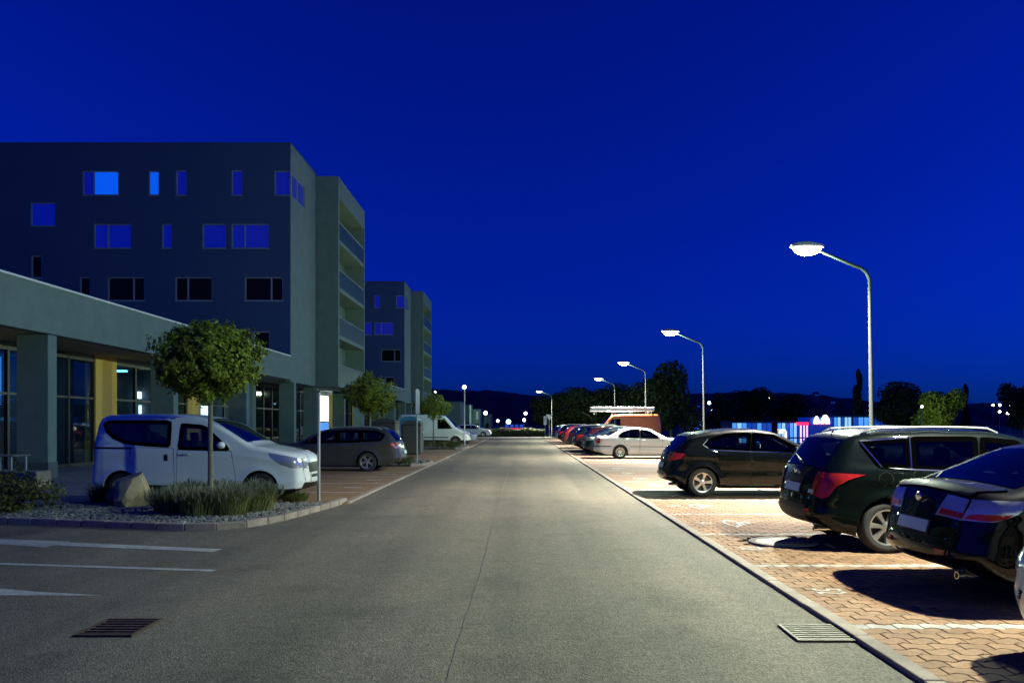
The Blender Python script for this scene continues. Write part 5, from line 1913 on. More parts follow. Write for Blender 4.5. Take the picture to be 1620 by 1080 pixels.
# orange van with ladder rack
van, _vc = make_car(PANELVAN, 'panel_van', 'orange panel van carrying a long white pipe box on its roof rack', 'van', (4.62 + 2.65, 52.4 + 1.0, .03), PI, P_['orange'], hi=True, wheelkey='van')
rk = thing('roof_box', 'long white carrier tube strapped on the orange van roof', 'roof box', (4.62 + 2.65, 52.4 + 1.0, 2.36))
MB().bbox(-2.35, 2.15, -0.62, -0.05, 0.19, 0.48, 0.03).obj('box_body', M['signwhite'], rk)
m = MB()
for x in (-2.0, -0.7, 0.6, 1.9):
    m.box(x - 0.025, x + 0.025, -0.82, 0.82, 0.10, 0.145)
    for y in (-0.80, 0.80):
        m.box(x - 0.02, x + 0.02, y - 0.02, y + 0.02, -0.06, 0.10)
m.obj('crossbars', M['galv'], rk)
m = MB()
for y in (0.2, 0.55):
    m.tube([(-2.3, y, 0.175), (2.2, y, 0.175)], 0.028, 6)
for x in np.arange(-2.1, 2.1, 0.3):
    m.tube([(x, 0.2, 0.175), (x, 0.55, 0.175)], 0.014, 5)
m.obj('ladder', M['alloy'], rk)

# --- left side
make_car(MPV, 'passenger_van', 'white high-roofed passenger van behind the clipped maple tree', 'van', (-4.46 - 2.18, 15.06 + .885, .03), 0, P_['white'])
make_car(WAGON, 'grey_estate_car', 'graphite grey estate car with gleaming tail lights, tail to the road', 'car', (-4.12 - 2.385, 25.3 + .91, .03), PI, P_['grey'])
make_car(PANELVAN, 'delivery_van', 'white panel van nosing out beside the third clipped tree', 'van', (-3.85 - 2.65, 54.6 + 1.0, .03), 0, P_['white'], hi=False, wheelkey='van2')
make_car(SEDAN, 'pale_saloon_car', 'pale saloon nose just showing beyond the white panel van', 'car', (-3.75 - 2.26, 62.5, .03), 0, P_['bluesil'], hi=False, wheelkey='row4.52')
make_car(ESTATE_SUV, 'white_estate_car', 'white estate car at the far left end of the road', 'car', (-3.85 - 2.26, 94.5, .0), 0, P_['white'], hi=False, wheelkey='row4.5')
# ================================================================== TREES AND PLANTS
def leaf_cloud(n, fn, size, jit=0.35, up=0.3, zk=1.0):
    """n folded leaf faces; fn(rng) gives a point and an outward direction"""
    m = MB()
    for _ in range(n):
        p, d = fn()
        d = (Vector(d) + Vector(rng.normal(0, jit, 3)) + Vector((0, 0, up))).normalized()
        a = d.orthogonal().normalized()
        a.rotate(Matrix.Rotation(random.uniform(0, 2 * PI), 3, d))
        b = d.cross(a)
        s = size * random.uniform(0.6, 1.25)
        p = Vector(p)
        tip, l, r_, bs = p + a * s, p + b * s * 0.55 + d * s * 0.16, p - b * s * 0.55 + d * s * 0.16, p - a * s * 0.75
        q = [bs, l, tip, r_]
        if zk != 1.0: q = [Vector((a_.x, a_.y, p.z + (a_.z - p.z) * zk)) for a_ in q]
        m.add(q, [(0, 1, 2), (0, 2, 3)])
    return m


def lump(d, seeds):
    q = 0
    for (v, a, w) in seeds:
        c = d[0] * v[0] + d[1] * v[1] + d[2] * v[2]
        q += a * math.exp(-((1 - c) / w))
    return q


def crown_fn(c, rx, rz, seedn, shell=0.42, amp=0.22):
    rs = random.Random(seedn)
    seeds = []
    for _ in range(44):
        v = Vector((rs.gauss(0, 1), rs.gauss(0, 1), rs.gauss(0, 1))).normalized()
        seeds.append((tuple(v), rs.uniform(-amp * 0.8, amp), rs.uniform(0.015, 0.09)))

    cl = []
    for _ in range(330):
        d = Vector((rs.gauss(0, 1), rs.gauss(0, 1), rs.gauss(0, 1))).normalized()
        k = (1 + lump(d, seeds)) * (1 - rs.random() ** 1.5 * shell)
        cl.append((d, Vector((c[0] + d.x * rx * k, c[1] + d.y * rx * k, c[2] + d.z * rz * k)), rs.uniform(.07, .16) * rx))

    def fn():
        d, q, w = random.choice(cl)
        e = Vector((random.gauss(0, 1), random.gauss(0, 1), random.gauss(0, .8)))
        return tuple(q + e * w * .62), (d + e * .35).normalized()
    return fn


def clipped_tree(x, y, label, seedn, nleaf, rx=1.0, rz=0.86, cz=2.72, base=None, lean=0.0, size=0.06):
    t = thing('maple_tree', label, 'tree', (x, y, 0.05), random.uniform(0, 0.4), 'clipped round trees along the left bays')
    m = MB()
    m.tube([(0, 0, -0.1), (0.005, 0, 0.3), (lean * .3, 0.01, 1.1), (lean, 0, cz - rz * .55), (lean, 0, cz)], [0.062, 0.052, 0.044, 0.042, 0.03], 10)
    m.obj('trunk', M['bark'], t, smooth=True)
    m = MB()
    for k in range(9):
        a = 2 * PI * k / 9 + random.uniform(-.2, .2)
        e = random.uniform(.2, 1.1)
        z0 = cz - rz * random.uniform(.3, .65)
        q = Vector((math.cos(a) * math.cos(e), math.sin(a) * math.cos(e), math.sin(e)))
        p0 = Vector((lean, 0, z0))
        m.tube([p0, p0 + q * rx * .4 + Vector((0, 0, .05)), p0 + q * rx * .8], [0.022, 0.014, 0.006], 5)
    m.obj('limbs', M['bark'], t, smooth=True)
    lc = leaf_cloud(nleaf, crown_fn((lean, 0, cz), rx, rz, seedn, 0.5, 0.34), size, up=0.15)
    lc.obj('crown', M['leaf'], t)
    return t


clipped_tree(-5.84, 14.0, 'round clipped maple tree in front of the white passenger van', 3, 17000, rx=0.86, rz=0.76, cz=2.78, size=0.05)
clipped_tree(-6.1, 30.0, 'second round clipped tree, beyond the grey estate car', 9, 7000, rx=0.98, rz=0.84, cz=2.72)
clipped_tree(-5.95, 50.4, 'third and smallest-looking round clipped tree beside the white panel van', 14, 5000, rx=0.90, rz=0.82, cz=2.72)


def blades(n, rad, h, spread, wd, curve=0.3, flat=1.0):
    m = MB()
    for _ in range(n):
        a, r = random.uniform(0, 2 * PI), rad * math.sqrt(random.random()) * 0.75
        bx, by = r * math.cos(a), r * math.sin(a) * flat
        a2 = a + random.uniform(-.6, .6)
        le = h * random.uniform(.6, 1.1)
        out = spread * (0.3 + r / rad) * random.uniform(.5, 1.2)
        d = Vector((math.cos(a2), math.sin(a2), 0))
        s = Vector((-d.y, d.x, 0)) * wd * random.uniform(.7, 1.2)
        p0 = Vector((bx, by, 0))
        p1 = p0 + d * out * le * .4 + Vector((0, 0, le * .6))
        p2 = p0 + d * out * le * (1 + curve) + Vector((0, 0, le * (1 - .25 * out)))
        m.add([p0 - s, p0 + s, p1 + s * .8, p1 - s * .8, p2], [(0, 1, 2, 3), (3, 2, 4)])
    return m


def lavender(px, py, rad, h, label, n=750):
    x, y = G(px, py)
    t = thing('lavender_bush', label, 'bush', (x, y, BZ), random.uniform(0, 6), 'lavender bushes in the gravel bed')
    b = blades(n, rad, h, 0.55, 0.006)
    tag(b.obj('stems', M['lavender'], t), kind='stuff')
    m = MB()
    for _ in range(int(n * .35)):
        a, r = random.uniform(0, 2 * PI), rad * math.sqrt(random.random()) * 1.15
        z = h * random.uniform(.75, 1.12) * (1 - .25 * r / rad)
        p = Vector((r * math.cos(a), r * math.sin(a), z))
        d = Vector((math.cos(a) * .35, math.sin(a) * .35, 1)).normalized()
        m.tube([p - d * .05, p, p + d * .05], [0.003, 0.009, 0.002], 4, cap=False)
    tag(m.obj('flower_spikes', M['lavtip'], t), kind='stuff')
    return t


lavender(276, 818, .42, .50, 'lavender bush nearest the boulder')
lavender(318, 821, .42, .50, 'lavender bush at the foot of the clipped maple, left of trunk')
lavender(362, 820, .42, .54, 'lavender bush right of the maple trunk')
lavender(402, 814, .45, .56, 'lavender bush at the right end of the bed, hiding the van wheel')
lavender(300, 806, .40, .48, 'lavender bush behind the others, left of the maple trunk')
lavender(350, 804, .40, .48, 'lavender bush behind the others, right of the maple trunk')


def grass_clump(x, y, rad, h, label, n=420, z=BZ, mt='grassb'):
    t = thing('grass_clump', label, 'grass', (x, y, z), 0)
    blades(n, rad, h, 0.7, 0.007).obj('blades', M[mt], t)
    return t


gxy = G(172, 800)
grass_clump(gxy[0], gxy[1], .42, .45, 'tuft of long grass left of the sandstone boulder', 600)
gxy = G(466, 797)
grass_clump(gxy[0], gxy[1], .34, .22, 'low tuft of grass under the front bumper of the passenger van', 400)
grass_clump(-4.6, 28.9, .55, .42, 'grass tuft in the bed below the second clipped tree', 380, .1)
grass_clump(-5.6, 29.4, .7, .6, 'taller grass tuft behind, below the second clipped tree', 420, .1)
for k, (x, y, r_, h_) in enumerate(((-4.6, 48.4, .7, .55), (-5.5, 49.0, .8, .6), (-6.6, 48.6, .8, .6), (-4.7, 51.3, .7, .5))):
    grass_clump(x, y, r_, h_, ['grass tuft nearest the kerb below the third clipped tree', 'grass tuft beside the trunk of the third clipped tree', 'grass tuft furthest from the kerb under the third clipped tree', 'grass tuft in front of the white panel van'][k], 260, .1)


def leafy_bush(x, y, rx, rz, n, size, label, z=BZ, mt='shrub', name='shrub'):
    t = thing(name, label, 'bush', (x, y, z), 0)
    m = MB()
    for k in range(14):
        a = 2 * PI * k / 14
        m.tube([(0, 0, 0), (math.cos(a) * rx * .4, math.sin(a) * rx * .4, rz * .5), (math.cos(a) * rx * .85, math.sin(a) * rx * .85, rz * random.uniform(.5, 1.0))], [.012, .008, .003], 4)
    m.obj('branches', M['bark'], t)
    f0 = crown_fn((0, 0, rz * .55), rx, rz * .62, int(abs(x * 100)), .55, .35)

    def fn():
        while True:
            p, d = f0()
            if p[2] > 0.02: return p, d
    leaf_cloud(n, fn, size, .6, .4).obj('foliage', M[mt], t)
    return t


leafy_bush(-9.35, 13.4, .80, .56, 4200, .042, 'spreading juniper shrub at the left edge of the gravel bed')


def boulder(px, py, y, sx, sy, sz, mt, label, seed):
    x = (px - HX) * y / FPX
    bm = bmesh.new()
    bmesh.ops.create_icosphere(bm, subdivisions=3, radius=1)
    rs = random.Random(seed)
    planes = [(Vector((rs.gauss(0, 1), rs.gauss(0, 1), rs.gauss(0, .8))).normalized(), rs.uniform(.62, .9)) for _ in range(16)]
    for v in bm.verts:
        p = v.co.copy()
        for n_, d_ in planes:
            e = p.dot(n_) - d_
            if e > 0: p -= n_ * e
        p += p.normalized() * rs.uniform(-.012, .012)
        v.co = Vector((p.x * sx, p.y * sy, p.z * sz))
    o = MB().frombm(bm).obj('boulder', mt, loc=(x, y, BZ + sz * .55), smooth=True, angle=18)
    return tag(o, label, 'boulder')


boulder(213, 785, 14.25, .40, .36, .48, M['boulder'], 'pale sandstone boulder standing in the gravel before the van wheel', 5)
boulder(186, 790, 14.35, .28, .26, .27, M['boulder2'], 'smaller brown rock leaning on the pale boulder', 8)
st = thing('stone_bench', 'pale stone block bench at the left edge behind the juniper', 'bench', (-12.1, 18.2, .05))
MB().bbox(-.85, .45, -.3, .3, .0, .45, .03).obj('block', M['boulder'], st)
st2 = thing('cafe_table', 'small pale table beside the first column at the left edge', 'table', (-14.25, 20.6, .055))
MB().bbox(-.45, .45, -.38, .38, .70, .74, .01).obj('table_top', M['concrete'], st2)
for (a, b) in ((-.36, -.3), (.36, -.3), (-.36, .3), (.36, .3)):
    MB().box(a - .02, a + .02, b - .02, b + .02, 0, .70).obj('leg', M['galv'], st2)

# ================================================================== STREET FURNITURE
def sign_post(px, pyb, H, label, plate=None, ang=0.0):
    x, y = G(px, pyb)
    t = thing('sign_post', label, 'sign post', (x, y, .03), 0)
    MB().tube([(0, 0, -.1), (0, 0, H)], .03, 10).obj('post', M['galv'], t, smooth=True, angle=50)
    MB().lathe([(.001, H + .012), (.032, H + .006), (.034, H - .02)], 10).obj('cap', M['plastic'], t)
    if plate:
        w, z0, z1, m1, m2 = plate
        p = MB().bbox(-w, w, -.032, -.024, z0, z1, .003).obj('sign_plate', [m1], t)
        p.rotation_euler = (0, 0, ang)
    return t


sign_post(504.5, 794, 2.30, 'slim bare steel post at the corner of the gravel bed beside the passenger van')
sign_post(659.5, 737, 3.0, 'tall steel post with a blue sign turned edge-on beyond the grey estate', (.30, 2.0, 2.95, M['blue_body'], None), R(83))
sign_post(754.5, 699, 2.75, 'slim post far along the left side near the globe lamp', (.3, 2.0, 2.7, M['signback'], None), R(75))
# give way sign seen from behind and information boards at the far end
x, y = (862.5 - HX) * 96 / FPX, 96.0
t = thing('information_board', 'white information board on a thin post at the far end of the road', 'sign', (x, y, -.1))
MB().tube([(0, 0, 0), (0, 0, 2.6)], .035, 8).obj('post', M['galv'], t)
MB().bbox(-.20, .20, -.07, -.04, 1.62, 2.72, .006).obj('sign_plate', M['signwhite'], t)
m = MB()
for z in (2.52, 2.36, 2.25, 2.0):
    m.box(-.12, .08 + .05 * (z > 2.3), -.076, -.072, z, z + .045)
m.obj('dark_print', M['plastic'], t)
x = (869 - HX) * 98 / FPX
t = thing('give_way_sign', 'triangular give way sign seen from behind at the far end', 'sign', (x, 98, -.1))
MB().tube([(0, 0, 0), (0, 0, 2.9)], .035, 8).obj('post', M['galv'], t)
m = MB()
tri = [(-.45, 2.95), (.45, 2.95), (.0, 2.17)]
m.add([(a, -.05, b) for a, b in tri] + [(a, -.03, b) for a, b in tri], [(0, 2, 1), (3, 4, 5), (0, 1, 4, 3), (1, 2, 5, 4), (2, 0, 3, 5)])
m.obj('sign_plate', M['signwhite'], t)

# bins beyond the grey estate
def container(x, y, w, d, h, mt, label, arch=False):
    t = thing('waste_container', label, 'container', (x, y, .03), 0)
    m = MB()
    m.bbox(-w / 2, w / 2, -d / 2, d / 2, .06, h * .9, .05)
    m.obj('bin_body', mt, t)
    m = MB()
    n = 8
    pts = [(-w / 2 - .02, h * .9)] + [(-w / 2 * math.cos(PI * i / n) * 1.02, h * .9 + h * .12 * math.sin(PI * i / n)) for i in range(n + 1)] + [(w / 2 + .02, h * .9)]
    v = [(a, -d / 2 - .02, b) for a, b in pts] + [(a, d / 2 + .02, b) for a, b in pts]
    k = len(pts)
    m.add(v, [tuple(range(k)), tuple(range(k, 2 * k))[::-1]] + [(i, (i + 1) % k, k + (i + 1) % k, k + i) for i in range(k)])
    m.obj('lid', mt, t, smooth=True, angle=40)
    for sx in (-1, 1):
        m = MB()
        m.tube([(sx * w / 2, 0, h * .55), (sx * (w / 2 + .05), 0, h * .62), (sx * w / 2, 0, h * .7)], .02, 6)
        m.obj('handle', M['galv'], t)
    return t


container(-6.55, 36.0, 1.15, 1.1, 1.85, M['bin_dark'], 'dark grey waste container behind the tail of the grey estate')
container(-5.75, 39.5, 1.0, 1.1, 1.75, M['bin_dark'], 'second dark waste container, right of the taller one')
container(-6.2, 41.8, 1.0, 1.1, 2.0, M['bin_blue'], 'blue waste container behind the two dark ones')
# low post near the hatchback (parking ticket post) and thin white posts
x, y = (1243.0 - HX) * 26.0 / FPX, 26.0
t = thing('ticket_post', 'pale hooked post standing behind the black hatchback', 'post', (x, y, 0))
MB().tube([(0, 0, 0), (0, 0, 1.36), (-.03, 0, 1.42), (-.18, 0, 1.42)], .05, 8).obj('post', M['signwhite'], t, smooth=True, angle=50)
MB().bbox(-.26, -.1, -.08, .08, 1.30, 1.46, .01).obj('head', M['signwhite'], t)

# ================================================================== BACKGROUND
TREE_MESH = {}


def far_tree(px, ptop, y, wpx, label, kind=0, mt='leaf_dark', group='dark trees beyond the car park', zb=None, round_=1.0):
    x = (px - HX) * y / FPX
    zb = ground_z(x, y) if zb is None else zb
    H = CAMZ + (HY - ptop) * y / FPX - zb
    wid = wpx * y / FPX / 2
    key = kind
    if key not in TREE_MESH:
        cl = MB()
        rs = random.Random(100 + kind)
        sub = []
        tall = (kind == 2)
        for _ in range(13):
            if tall:
                z = rs.uniform(.18, .9)
                sub.append((rs.uniform(-.25, .25) * (1.1 - z), rs.uniform(-.25, .25), z, rs.uniform(.25, .5) * (1.15 - z), .14))
            else:
                a, rr = rs.uniform(0, 2 * PI), rs.uniform(0, .62)
                z = rs.uniform(.30, .82)
                sub.append((rr * math.cos(a), rr * math.sin(a), z, rs.uniform(.28, .48) * (1.15 - .45 * abs(z - .5)), .15 + .07 * rs.random()))
        if tall: sub.append((0, 0, .93, .14, .09))

        def fn():
            while True:
                sx, sy, sz, r, rz_ = random.choice(sub)
                d = Vector((random.gauss(0, 1), random.gauss(0, 1), random.gauss(0, 1))).normalized()
                k = 1 - random.random() ** 1.8 * .5
                p = (sx + d.x * r * k, sy + d.y * r * k, sz + d.z * rz_ * k)
                if .1 < p[2] < 1.02: return p, d
        lc = leaf_cloud(5200, fn, 0.075, .5, .2, zk=0.42)
        tk = MB()
        tk.tube([(0, 0, -.02), (0.01, 0, .25), (0, .01, .55), (0, 0, .8)], [.045, .03, .02, .008], 8)
        for k in range(7):
            a = 2 * PI * k / 7
            tk.tube([(0, 0, .22 + .05 * k), (.25 * math.cos(a), .25 * math.sin(a), .36 + .06 * k), (.45 * math.cos(a), .45 * math.sin(a), .42 + .06 * k)], [.018, .011, .004], 5)
        TREE_MESH[key] = (lc.v, lc.f, tk.v, tk.f)
    lv, lf, tv_, tf = TREE_MESH[key]
    kk = (key, mt)
    if kk not in TREE_MESH:
        a = MB()
        a.v, a.f, a.m = lv, lf, [0] * len(lf)
        b = MB()
        b.v, b.f, b.m = tv_, tf, [0] * len(tf)
        TREE_MESH[kk] = (a.mesh('crown', M[mt]), b.mesh('trunk', M['bark'], smooth=True))
    cm, tmesh = TREE_MESH[kk]
    t = thing('background_tree', label, 'tree', (x, y, zb), random.uniform(0, 6), group)
    for nm, me in (('crown', cm), ('trunk', tmesh)):
        o = mesh_obj(nm, me, t)
        o.scale = (wid * 1.15, wid * 1.15, H)
    return t


FT = [
    (1062, 570, 104, 100, 'largest dark tree, right behind the orange van and second lamp', 1),
    (1018, 596, 112, 90, 'dark tree just left of the largest one', 0),
    (980, 606, 118, 90, 'dark tree between the third and fourth lamps', 1),
    (944, 608, 116, 90, 'dark tree right behind the fourth lamp', 0),
    (910, 612, 120, 84, 'dark tree right of the far lone lamp', 1),
    (880, 618, 128, 76, 'dark tree just behind the far lone lamp', 0),
    (1140, 620, 170, 60, 'small tree beside the second lamp pole, before the lit showrooms', 1),
    (1196, 610, 190, 84, 'broad tree above the lit showroom', 0),
    (1250, 622, 200, 84, 'low dark tree between the two showrooms', 1),
    (1358, 586, 150, 40, 'tall narrow poplar left of the nearest lamp pole', 2),
    (1420, 602, 140, 104, 'wide dark tree right of the nearest lamp pole', 1),
    (1527, 608, 170, 30, 'slim dark tree between the lit tree and the far lights', 2),
    (1620, 600, 130, 70, 'dark tree cut by the right edge', 0),
]
for (px, pt, y, w, lab, k) in FT:
    far_tree(px, pt, y, w, lab, k)
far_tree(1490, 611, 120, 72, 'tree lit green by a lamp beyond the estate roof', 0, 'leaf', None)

# hedge across the far end of the road
hg = thing('hedge', 'low dark hedge across the far end of the road', 'hedge', (0, 0, 0))


def hfn():
    while True:
        x_, y_, z_ = random.uniform(-9, 3.0), random.uniform(96, 97.6), random.uniform(-.2, 1.0)
        e = random.random()
        if e < .5: z_ = .95 + .1 * math.sin(x_ * 2) + random.uniform(-.1, .08)
        elif e < .8: y_ = 96 + random.uniform(0, .12)
        return (x_, y_, z_), (0, -1 if e >= .5 else 0, 1 if e < .5 else .2)


leaf_cloud(5200, hfn, .10, .6, .1).obj('foliage', M['leaf_dark'], hg)
MB().box(-9, 3, 96.2, 97.4, -.3, .8).obj('twigs', M['soil'], hg)

# hills
def hill(name, x0, x1, y, prof, depth):
    m = MB()
    n = 300
    xs = np.linspace(x0, x1, n)
    zt = np.interp(xs, [p[0] for p in prof], [p[1] for p in prof]) + 2.0 * np.sin(xs * .013) + np.convolve(rng.normal(0, 2.0, n + 4), [.1, .2, .4, .2, .1], 'valid')
    v = []
    for k in range(7):
        f = math.sin(PI / 2 * k / 6)
        for i in range(n):
            v.append((xs[i], y + depth * k / 6 + 8 * math.sin(i * .7), -4 + (zt[i] + 4) * f))
    m.add(v, [(k * n + i, k * n + i + 1, (k + 1) * n + i + 1, (k + 1) * n + i) for k in range(6) for i in range(n - 1)])
    return tag(m.obj(name, M['hill'], smooth=True), kind='structure')


def hp(lst, y): return [((px - HX) * y / FPX, CAMZ + (HY - py) * y / FPX) for px, py in lst]


hill('hill', -1100, 260, 900, hp([(-900, 590), (560, 604), (690, 612), (760, 616), (820, 622), (900, 632), (1000, 645)], 1050), 150)
hill('hill', -200, 1500, 1300, hp([(820, 648), (900, 640), (1060, 622), (1180, 618), (1300, 628), (1420, 640), (1700, 634), (2100, 628)], 1500), 200)


# low pale buildings beyond the left row
def low_block(px0, px1, ptop, y, label, lit=()):
    x0, x1 = (px0 - HX) * y / FPX, (px1 - HX) * y / FPX
    h = CAMZ + (HY - ptop) * y / FPX
    t = thing('low_building', label, 'building', ((x0 + x1) / 2, y, -.35))
    w = (x1 - x0) / 2
    nst = max(1, int((h) / 2.9))
    holes = []
    for k in range(nst):
        z = .9 + k * 2.9
        n = max(1, int(2 * w / 1.9))
        for j in range(n):
            u = (j + .5) * 2 * w / n
            holes.append((u - .45, u + .45, z, z + 1.3))

    def TT(u, v, d): return (-w + u, d, v)
    m = MB()
    holes_wall(m, 2 * w, h + .35, holes, .15, TT)
    m.quad((w, 0, 0), (w, 9, 0), (w, 9, h + .35), (w, 0, h + .35))
    m.quad((-w, 9, 0), (-w, 0, 0), (-w, 0, h + .35), (-w, 9, h + .35))
    m.obj('wall', M['render'], t, weld=.001)
    MB().box(-w - .1, w + .1, -.1, 9, h + .352, h + .55).obj('roof', M['render_dark'], t)
    for k, ho in enumerate(holes):
        window(t, TT, *ho, [], [M['shoplight_dim'] if k in lit else M['pane']], M['frame'], .06)
    return t


low_block(707, 728, 636, 128, 'pale block with green-grey front left of the globe lamp', (3,))
low_block(734, 743, 641, 150, 'slender pale block just right of the globe lamp pole')
low_block(748, 760, 648, 160, 'small pale block left of the far white estate car')
low_block(765, 777, 656, 170, 'lowest pale block above the far white estate car', (1,))

# showrooms on the lower ground to the right
SY = 140.0
SZ = -2.06


def showroom(px0, px1, ptop, y, label, nbay, mats, base=SZ, fascia=.35):
    x0, x1 = (px0 - HX) * y / FPX, (px1 - HX) * y / FPX
    zt = CAMZ + (HY - ptop) * y / FPX
    t = thing('showroom', label, 'building', ((x0 + x1) / 2, y, base))
    w, h = (x1 - x0) / 2, zt - base
    MB().box(-w, w, .06, 8, 0, h - fascia).obj('hall', M['room'], t)
    MB().box(-w - .15, w + .15, -.25, 8.1, h - fascia, h).obj('roof', M['render_dark'], t)
    st_ = 2 * w / nbay
    for k in range(nbay):
        m = MB()
        m.quad((-w + k * st_ + .06, .02, .15), (-w + (k + 1) * st_ - .06, .02, .15), (-w + (k + 1) * st_ - .06, .02, h - fascia), (-w + k * st_ + .06, .02, h - fascia))
        m.obj('lit_pane', M[mats[k % len(mats)]], t)
    for k in range(nbay + 1):
        m = MB()
        m.box(-w + k * st_ - .06, -w + k * st_ + .06, -.03, .05, .15, h - fascia - .002)
        m.obj('mullion', M['frame_dark'], t)
    return t


showroom(1158, 1221, 666, SY, 'long low glass showroom glowing pale blue behind the black hatchback', 8, ['show_a', 'show_b', 'show_a', 'show_c', 'show_c', 'show_a', 'show_c', 'show_c'])
showroom(1230, 1262, 666, SY, 'shorter bright showroom left of the pink lit column', 5, ['show_a', 'show_b', 'show_c', 'show_a', 'show_b'])
showroom(1319, 1347, 657, SY + 1.5, 'brightest showroom bays right of the two white signs', 5, ['show_a', 'show_b', 'show_c', 'show_b', 'show_b'])
showroom(1349, 1401, 657, SY + 1.6, 'blue panelled showroom wing behind the nearest lamp pole', 6, ['show_c', 'show_a', 'show_a', 'show_c', 'show_c', 'show_c'])
showroom(1088, 1110, 663, SY + 8, 'small blue kiosk with a white roof strip right of the largest tree', 3, ['show_c', 'show_c', 'show_a'])


def solid_block(name, label, cat, px0, px1, ptop, y, d, mt, base=SZ, pbot=None):
    x0, x1 = (px0 - HX) * y / FPX, (px1 - HX) * y / FPX
    zt = CAMZ + (HY - ptop) * y / FPX
    zb = base if pbot is None else CAMZ + (HY - pbot) * y / FPX
    t = thing(name, label, cat, ((x0 + x1) / 2, y, zb))
    w = (x1 - x0) / 2
    MB().bbox(-w, w, 0, d, 0, zt - zb, .04).obj('body', mt, t)
    return t, w, zt - zb


t, w, h = solid_block('entrance_tower', 'blue clad wall carrying two white lit signs', 'building', 1281, 1318, 662, SY + .6, 6, M['blue_glow_wall'])
MB().box(-w - .1, w + .1, -.1, 6.1, h, h + .25).obj('coping', M['blue_glow_wall'], t)
# two lit bell-shaped signs
for (px0, px1, ptop, lab) in ((1288, 1296.5, 658, 'smaller white lit bell-shaped sign above the blue wall'), (1299, 1313, 656, 'larger white lit bell-shaped sign above the blue wall')):
    y = SY + .2
    x0, x1 = (px0 - HX) * y / FPX, (px1 - HX) * y / FPX
    z0, z1 = CAMZ, CAMZ + (HY - ptop) * y / FPX
    t = thing('lit_sign', lab, 'sign', ((x0 + x1) / 2, y, z0 - .45))
    w, h = (x1 - x0) / 2, z1 - z0
    pts = [(-w, .45), (w, .45), (w * .86, .45 + h * .55)] + [(w * .62 * math.cos(a), .45 + h * .62 + h * .38 * math.sin(a)) for a in np.linspace(.3, PI - .3, 8)] + [(-w * .86, .45 + h * .55)]
    k = len(pts)
    m = MB()
    m.add([(a, 0, b) for a, b in pts] + [(a, .25, b) for a, b in pts], [tuple(range(k)), tuple(range(k, 2 * k))[::-1]] + [(i, k + i, k + (i + 1) % k, (i + 1) % k) for i in range(k)])
    m.obj('sign_face', M['neon_white'], t)
    MB().box(-w * 1.05, w * 1.05, 0, .25, .33, .44).obj('red_underline', M['neon_red'], t)
    for sx in (-.6, .6):
        MB().box(sx * w - .04, sx * w + .04, .05, .2, -.2, .33).obj('bracket', M['frame_dark'], t)
# pink lit column
t, w, h = solid_block('lit_column', 'pink and red lit advertising column between the showrooms', 'advertising column', 1264.5, 1279, 668, SY - 2, 1.4, M['blue_glow_wall'])
MB().box(-w - .03, w + .03, -.08, 1.45, h - .5, h + .06).obj('red_crown', M['neon_red'], t)
for (a, b) in ((-.85, -.5), (-.1, .2), (.55, .85)):
    MB().box(w * a, w * b, -.06, -.01, .2, h - .55).obj('lit_tube', M['neon_pink'], t)

# distant lamps
FL = [
    (768, 653, 150, 'white globe lamp above the far white estate car', 'lens_far', 10),
    (787.5, 665.5, 190, 'lone white globe lamp right of the far white estate', 'lens_far', 8),
    (804.5, 667, 260, 'blue-white lamp above the red trail strip', 'lens_blue', 14),
    (831.5, 653.5, 300, 'small white lamp high above the far end of the road', 'lens_far', 9),
    (829, 664, 210, 'bright white lamp above the right end of the red trail strip', 'lens_far', 9),
    (1127, 649.5, 260, 'blue-white lamp right of the second lamp pole', 'lens_blue', 8),
    (1122, 637, 420, 'faint pale lamp high beside the second lamp pole', 'lens_blue', 10),
    (1143, 667, 240, 'lower violet-white lamp left of the showroom', 'lens_blue', 8),
    (1148, 664, 300, 'upper violet-white lamp left of the showroom', 'lens_blue', 8),
    (1458.5, 643, 112, 'white lamp just left of the lamp-lit green tree', 'lens_far', 7),
    (1529, 643.5, 230, 'lone small lamp right of the lit tree', 'lens_far', 6),
    (1571, 640.5, 300, 'leftmost lamp of the cluster at the right edge', 'lens_far', 6),
    (1581.5, 640.5, 260, 'upper middle lamp of the right cluster', 'lens_far', 7),
    (1581.5, 651, 240, 'lower middle lamp of the right cluster', 'lens_far', 7),
    (1598.5, 642, 250, 'blue lamp of the right cluster', 'lens_blue', 9),
    (1594.5, 654, 230, 'lowest and brightest lamp of the right cluster', 'lens_far', 8),
    (1216.5, 628.5, 900, 'pale lamp on the hill above the showroom', 'lens_far', 6),
    (688.5, 620, 700, 'tiny lamp on the dark hill left of the globe lamp', 'lens_far', 5),
]
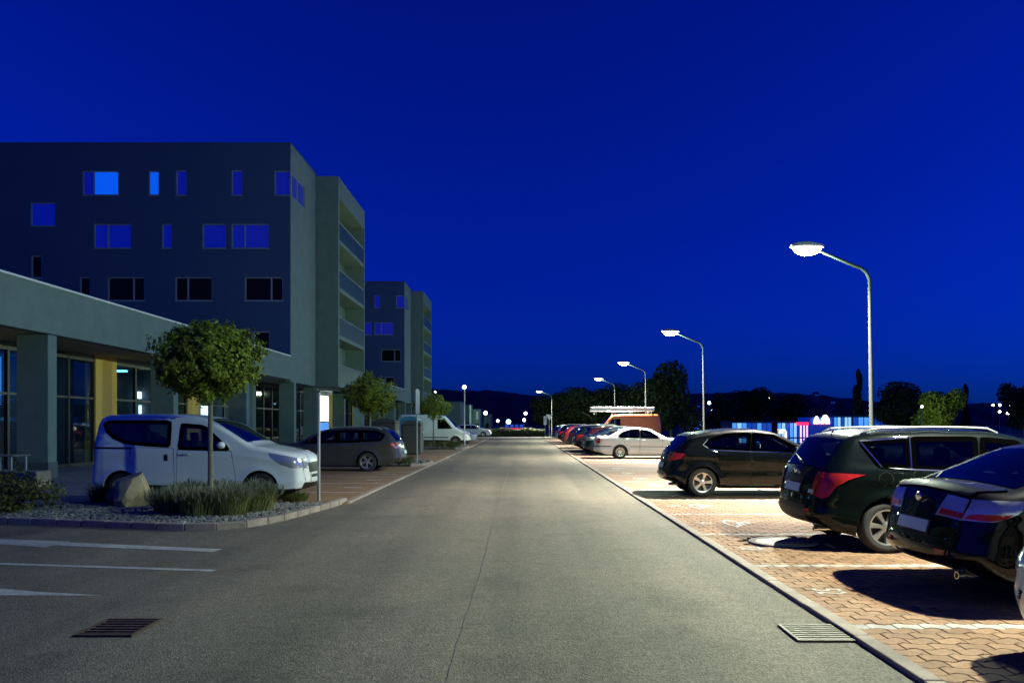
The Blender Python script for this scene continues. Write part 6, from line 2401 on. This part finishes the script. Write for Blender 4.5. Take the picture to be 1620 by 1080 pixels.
for (px, py, y, lab, mt, dpx) in FL:
    x = (px - HX) * y / FPX
    z = CAMZ + (HY - py) * y / FPX
    rad = dpx * .5 * y / FPX * .52
    zb = ground_z(x, y) if y < 650 else z - 6
    H = max(z - zb, rad * 2.2)
    post_lamp(x, y, H, lab, 0, rad, M[mt], light=(dpx >= 7 and py > 640 and px in (768, 1458.5)), zb=zb)
for o in list(bpy.data.objects):
    if o.type == 'LIGHT' and o.parent and o.parent.name.startswith('post_lamp') and o.data.energy == 0:
        o.data.energy = 1500.0
# invented block beyond the crossing; its red strip stands in for a light trail
t = thing('light_trail_block', 'added far low block whose glowing red strip stands for a light trail', 'building', ((816 - HX) * 230 / FPX, 230, -.5))
MB().box(-4.6, 4.2, 0, 8, 0, 2.1).obj('hall', M['render_dark'], t)
MB().box(-3.4, 2.9, -.12, -.02, .35, .78).obj('red_trail_strip', M['neon_red'], t)
for k in range(4):
    MB().box(-3.2 + k * 1.5, -2.2 + k * 1.5, -.05, .01, .95, 1.9).obj('window', M['show_c'], t)
# far houses on the hill, tiny lit specks
for k, (px, py, w) in enumerate(((1146, 628, 8), (1165, 634, 10), (1215, 637, 9), (1262, 632, 8), (1292, 622, 7), (1318, 634, 8), (1105, 640, 8))):
    y = 1150.0
    x, z = (px - HX) * y / FPX, CAMZ + (HY - py) * y / FPX
    ww = w * y / FPX / 2
    t = thing('hillside_house', ['pale house on the far hill above the small tree', 'long pale house on the far hill left of the broad tree', 'pale house on the hill above the showroom', 'house on the hill between the showrooms', 'highest house on the hill above the white signs', 'house on the hill above the brightest showroom', 'lowest house on the hill beside the second lamp pole'][k], 'house', (x, y, z - 14), 0)
    MB().box(-ww, ww, 0, 8, 0, 14).obj('wall', M['render'], t)
    MB().add([(-ww - .5, -.5, 14), (ww + .5, -.5, 14), (ww + .5, 8.5, 14), (-ww - .5, 8.5, 14), (-ww, 4, 17), (ww, 4, 17)], [(0, 1, 5, 4), (2, 3, 4, 5), (0, 4, 3), (1, 2, 5)]).obj('roof', M['render_dark'], t)
    for j in range(3):
        MB().box(-ww * .7 + j * ww * .55, -ww * .7 + j * ww * .55 + 1.2, -.08, .02, 10.5, 12.2).obj('window', M['show_c'], t)
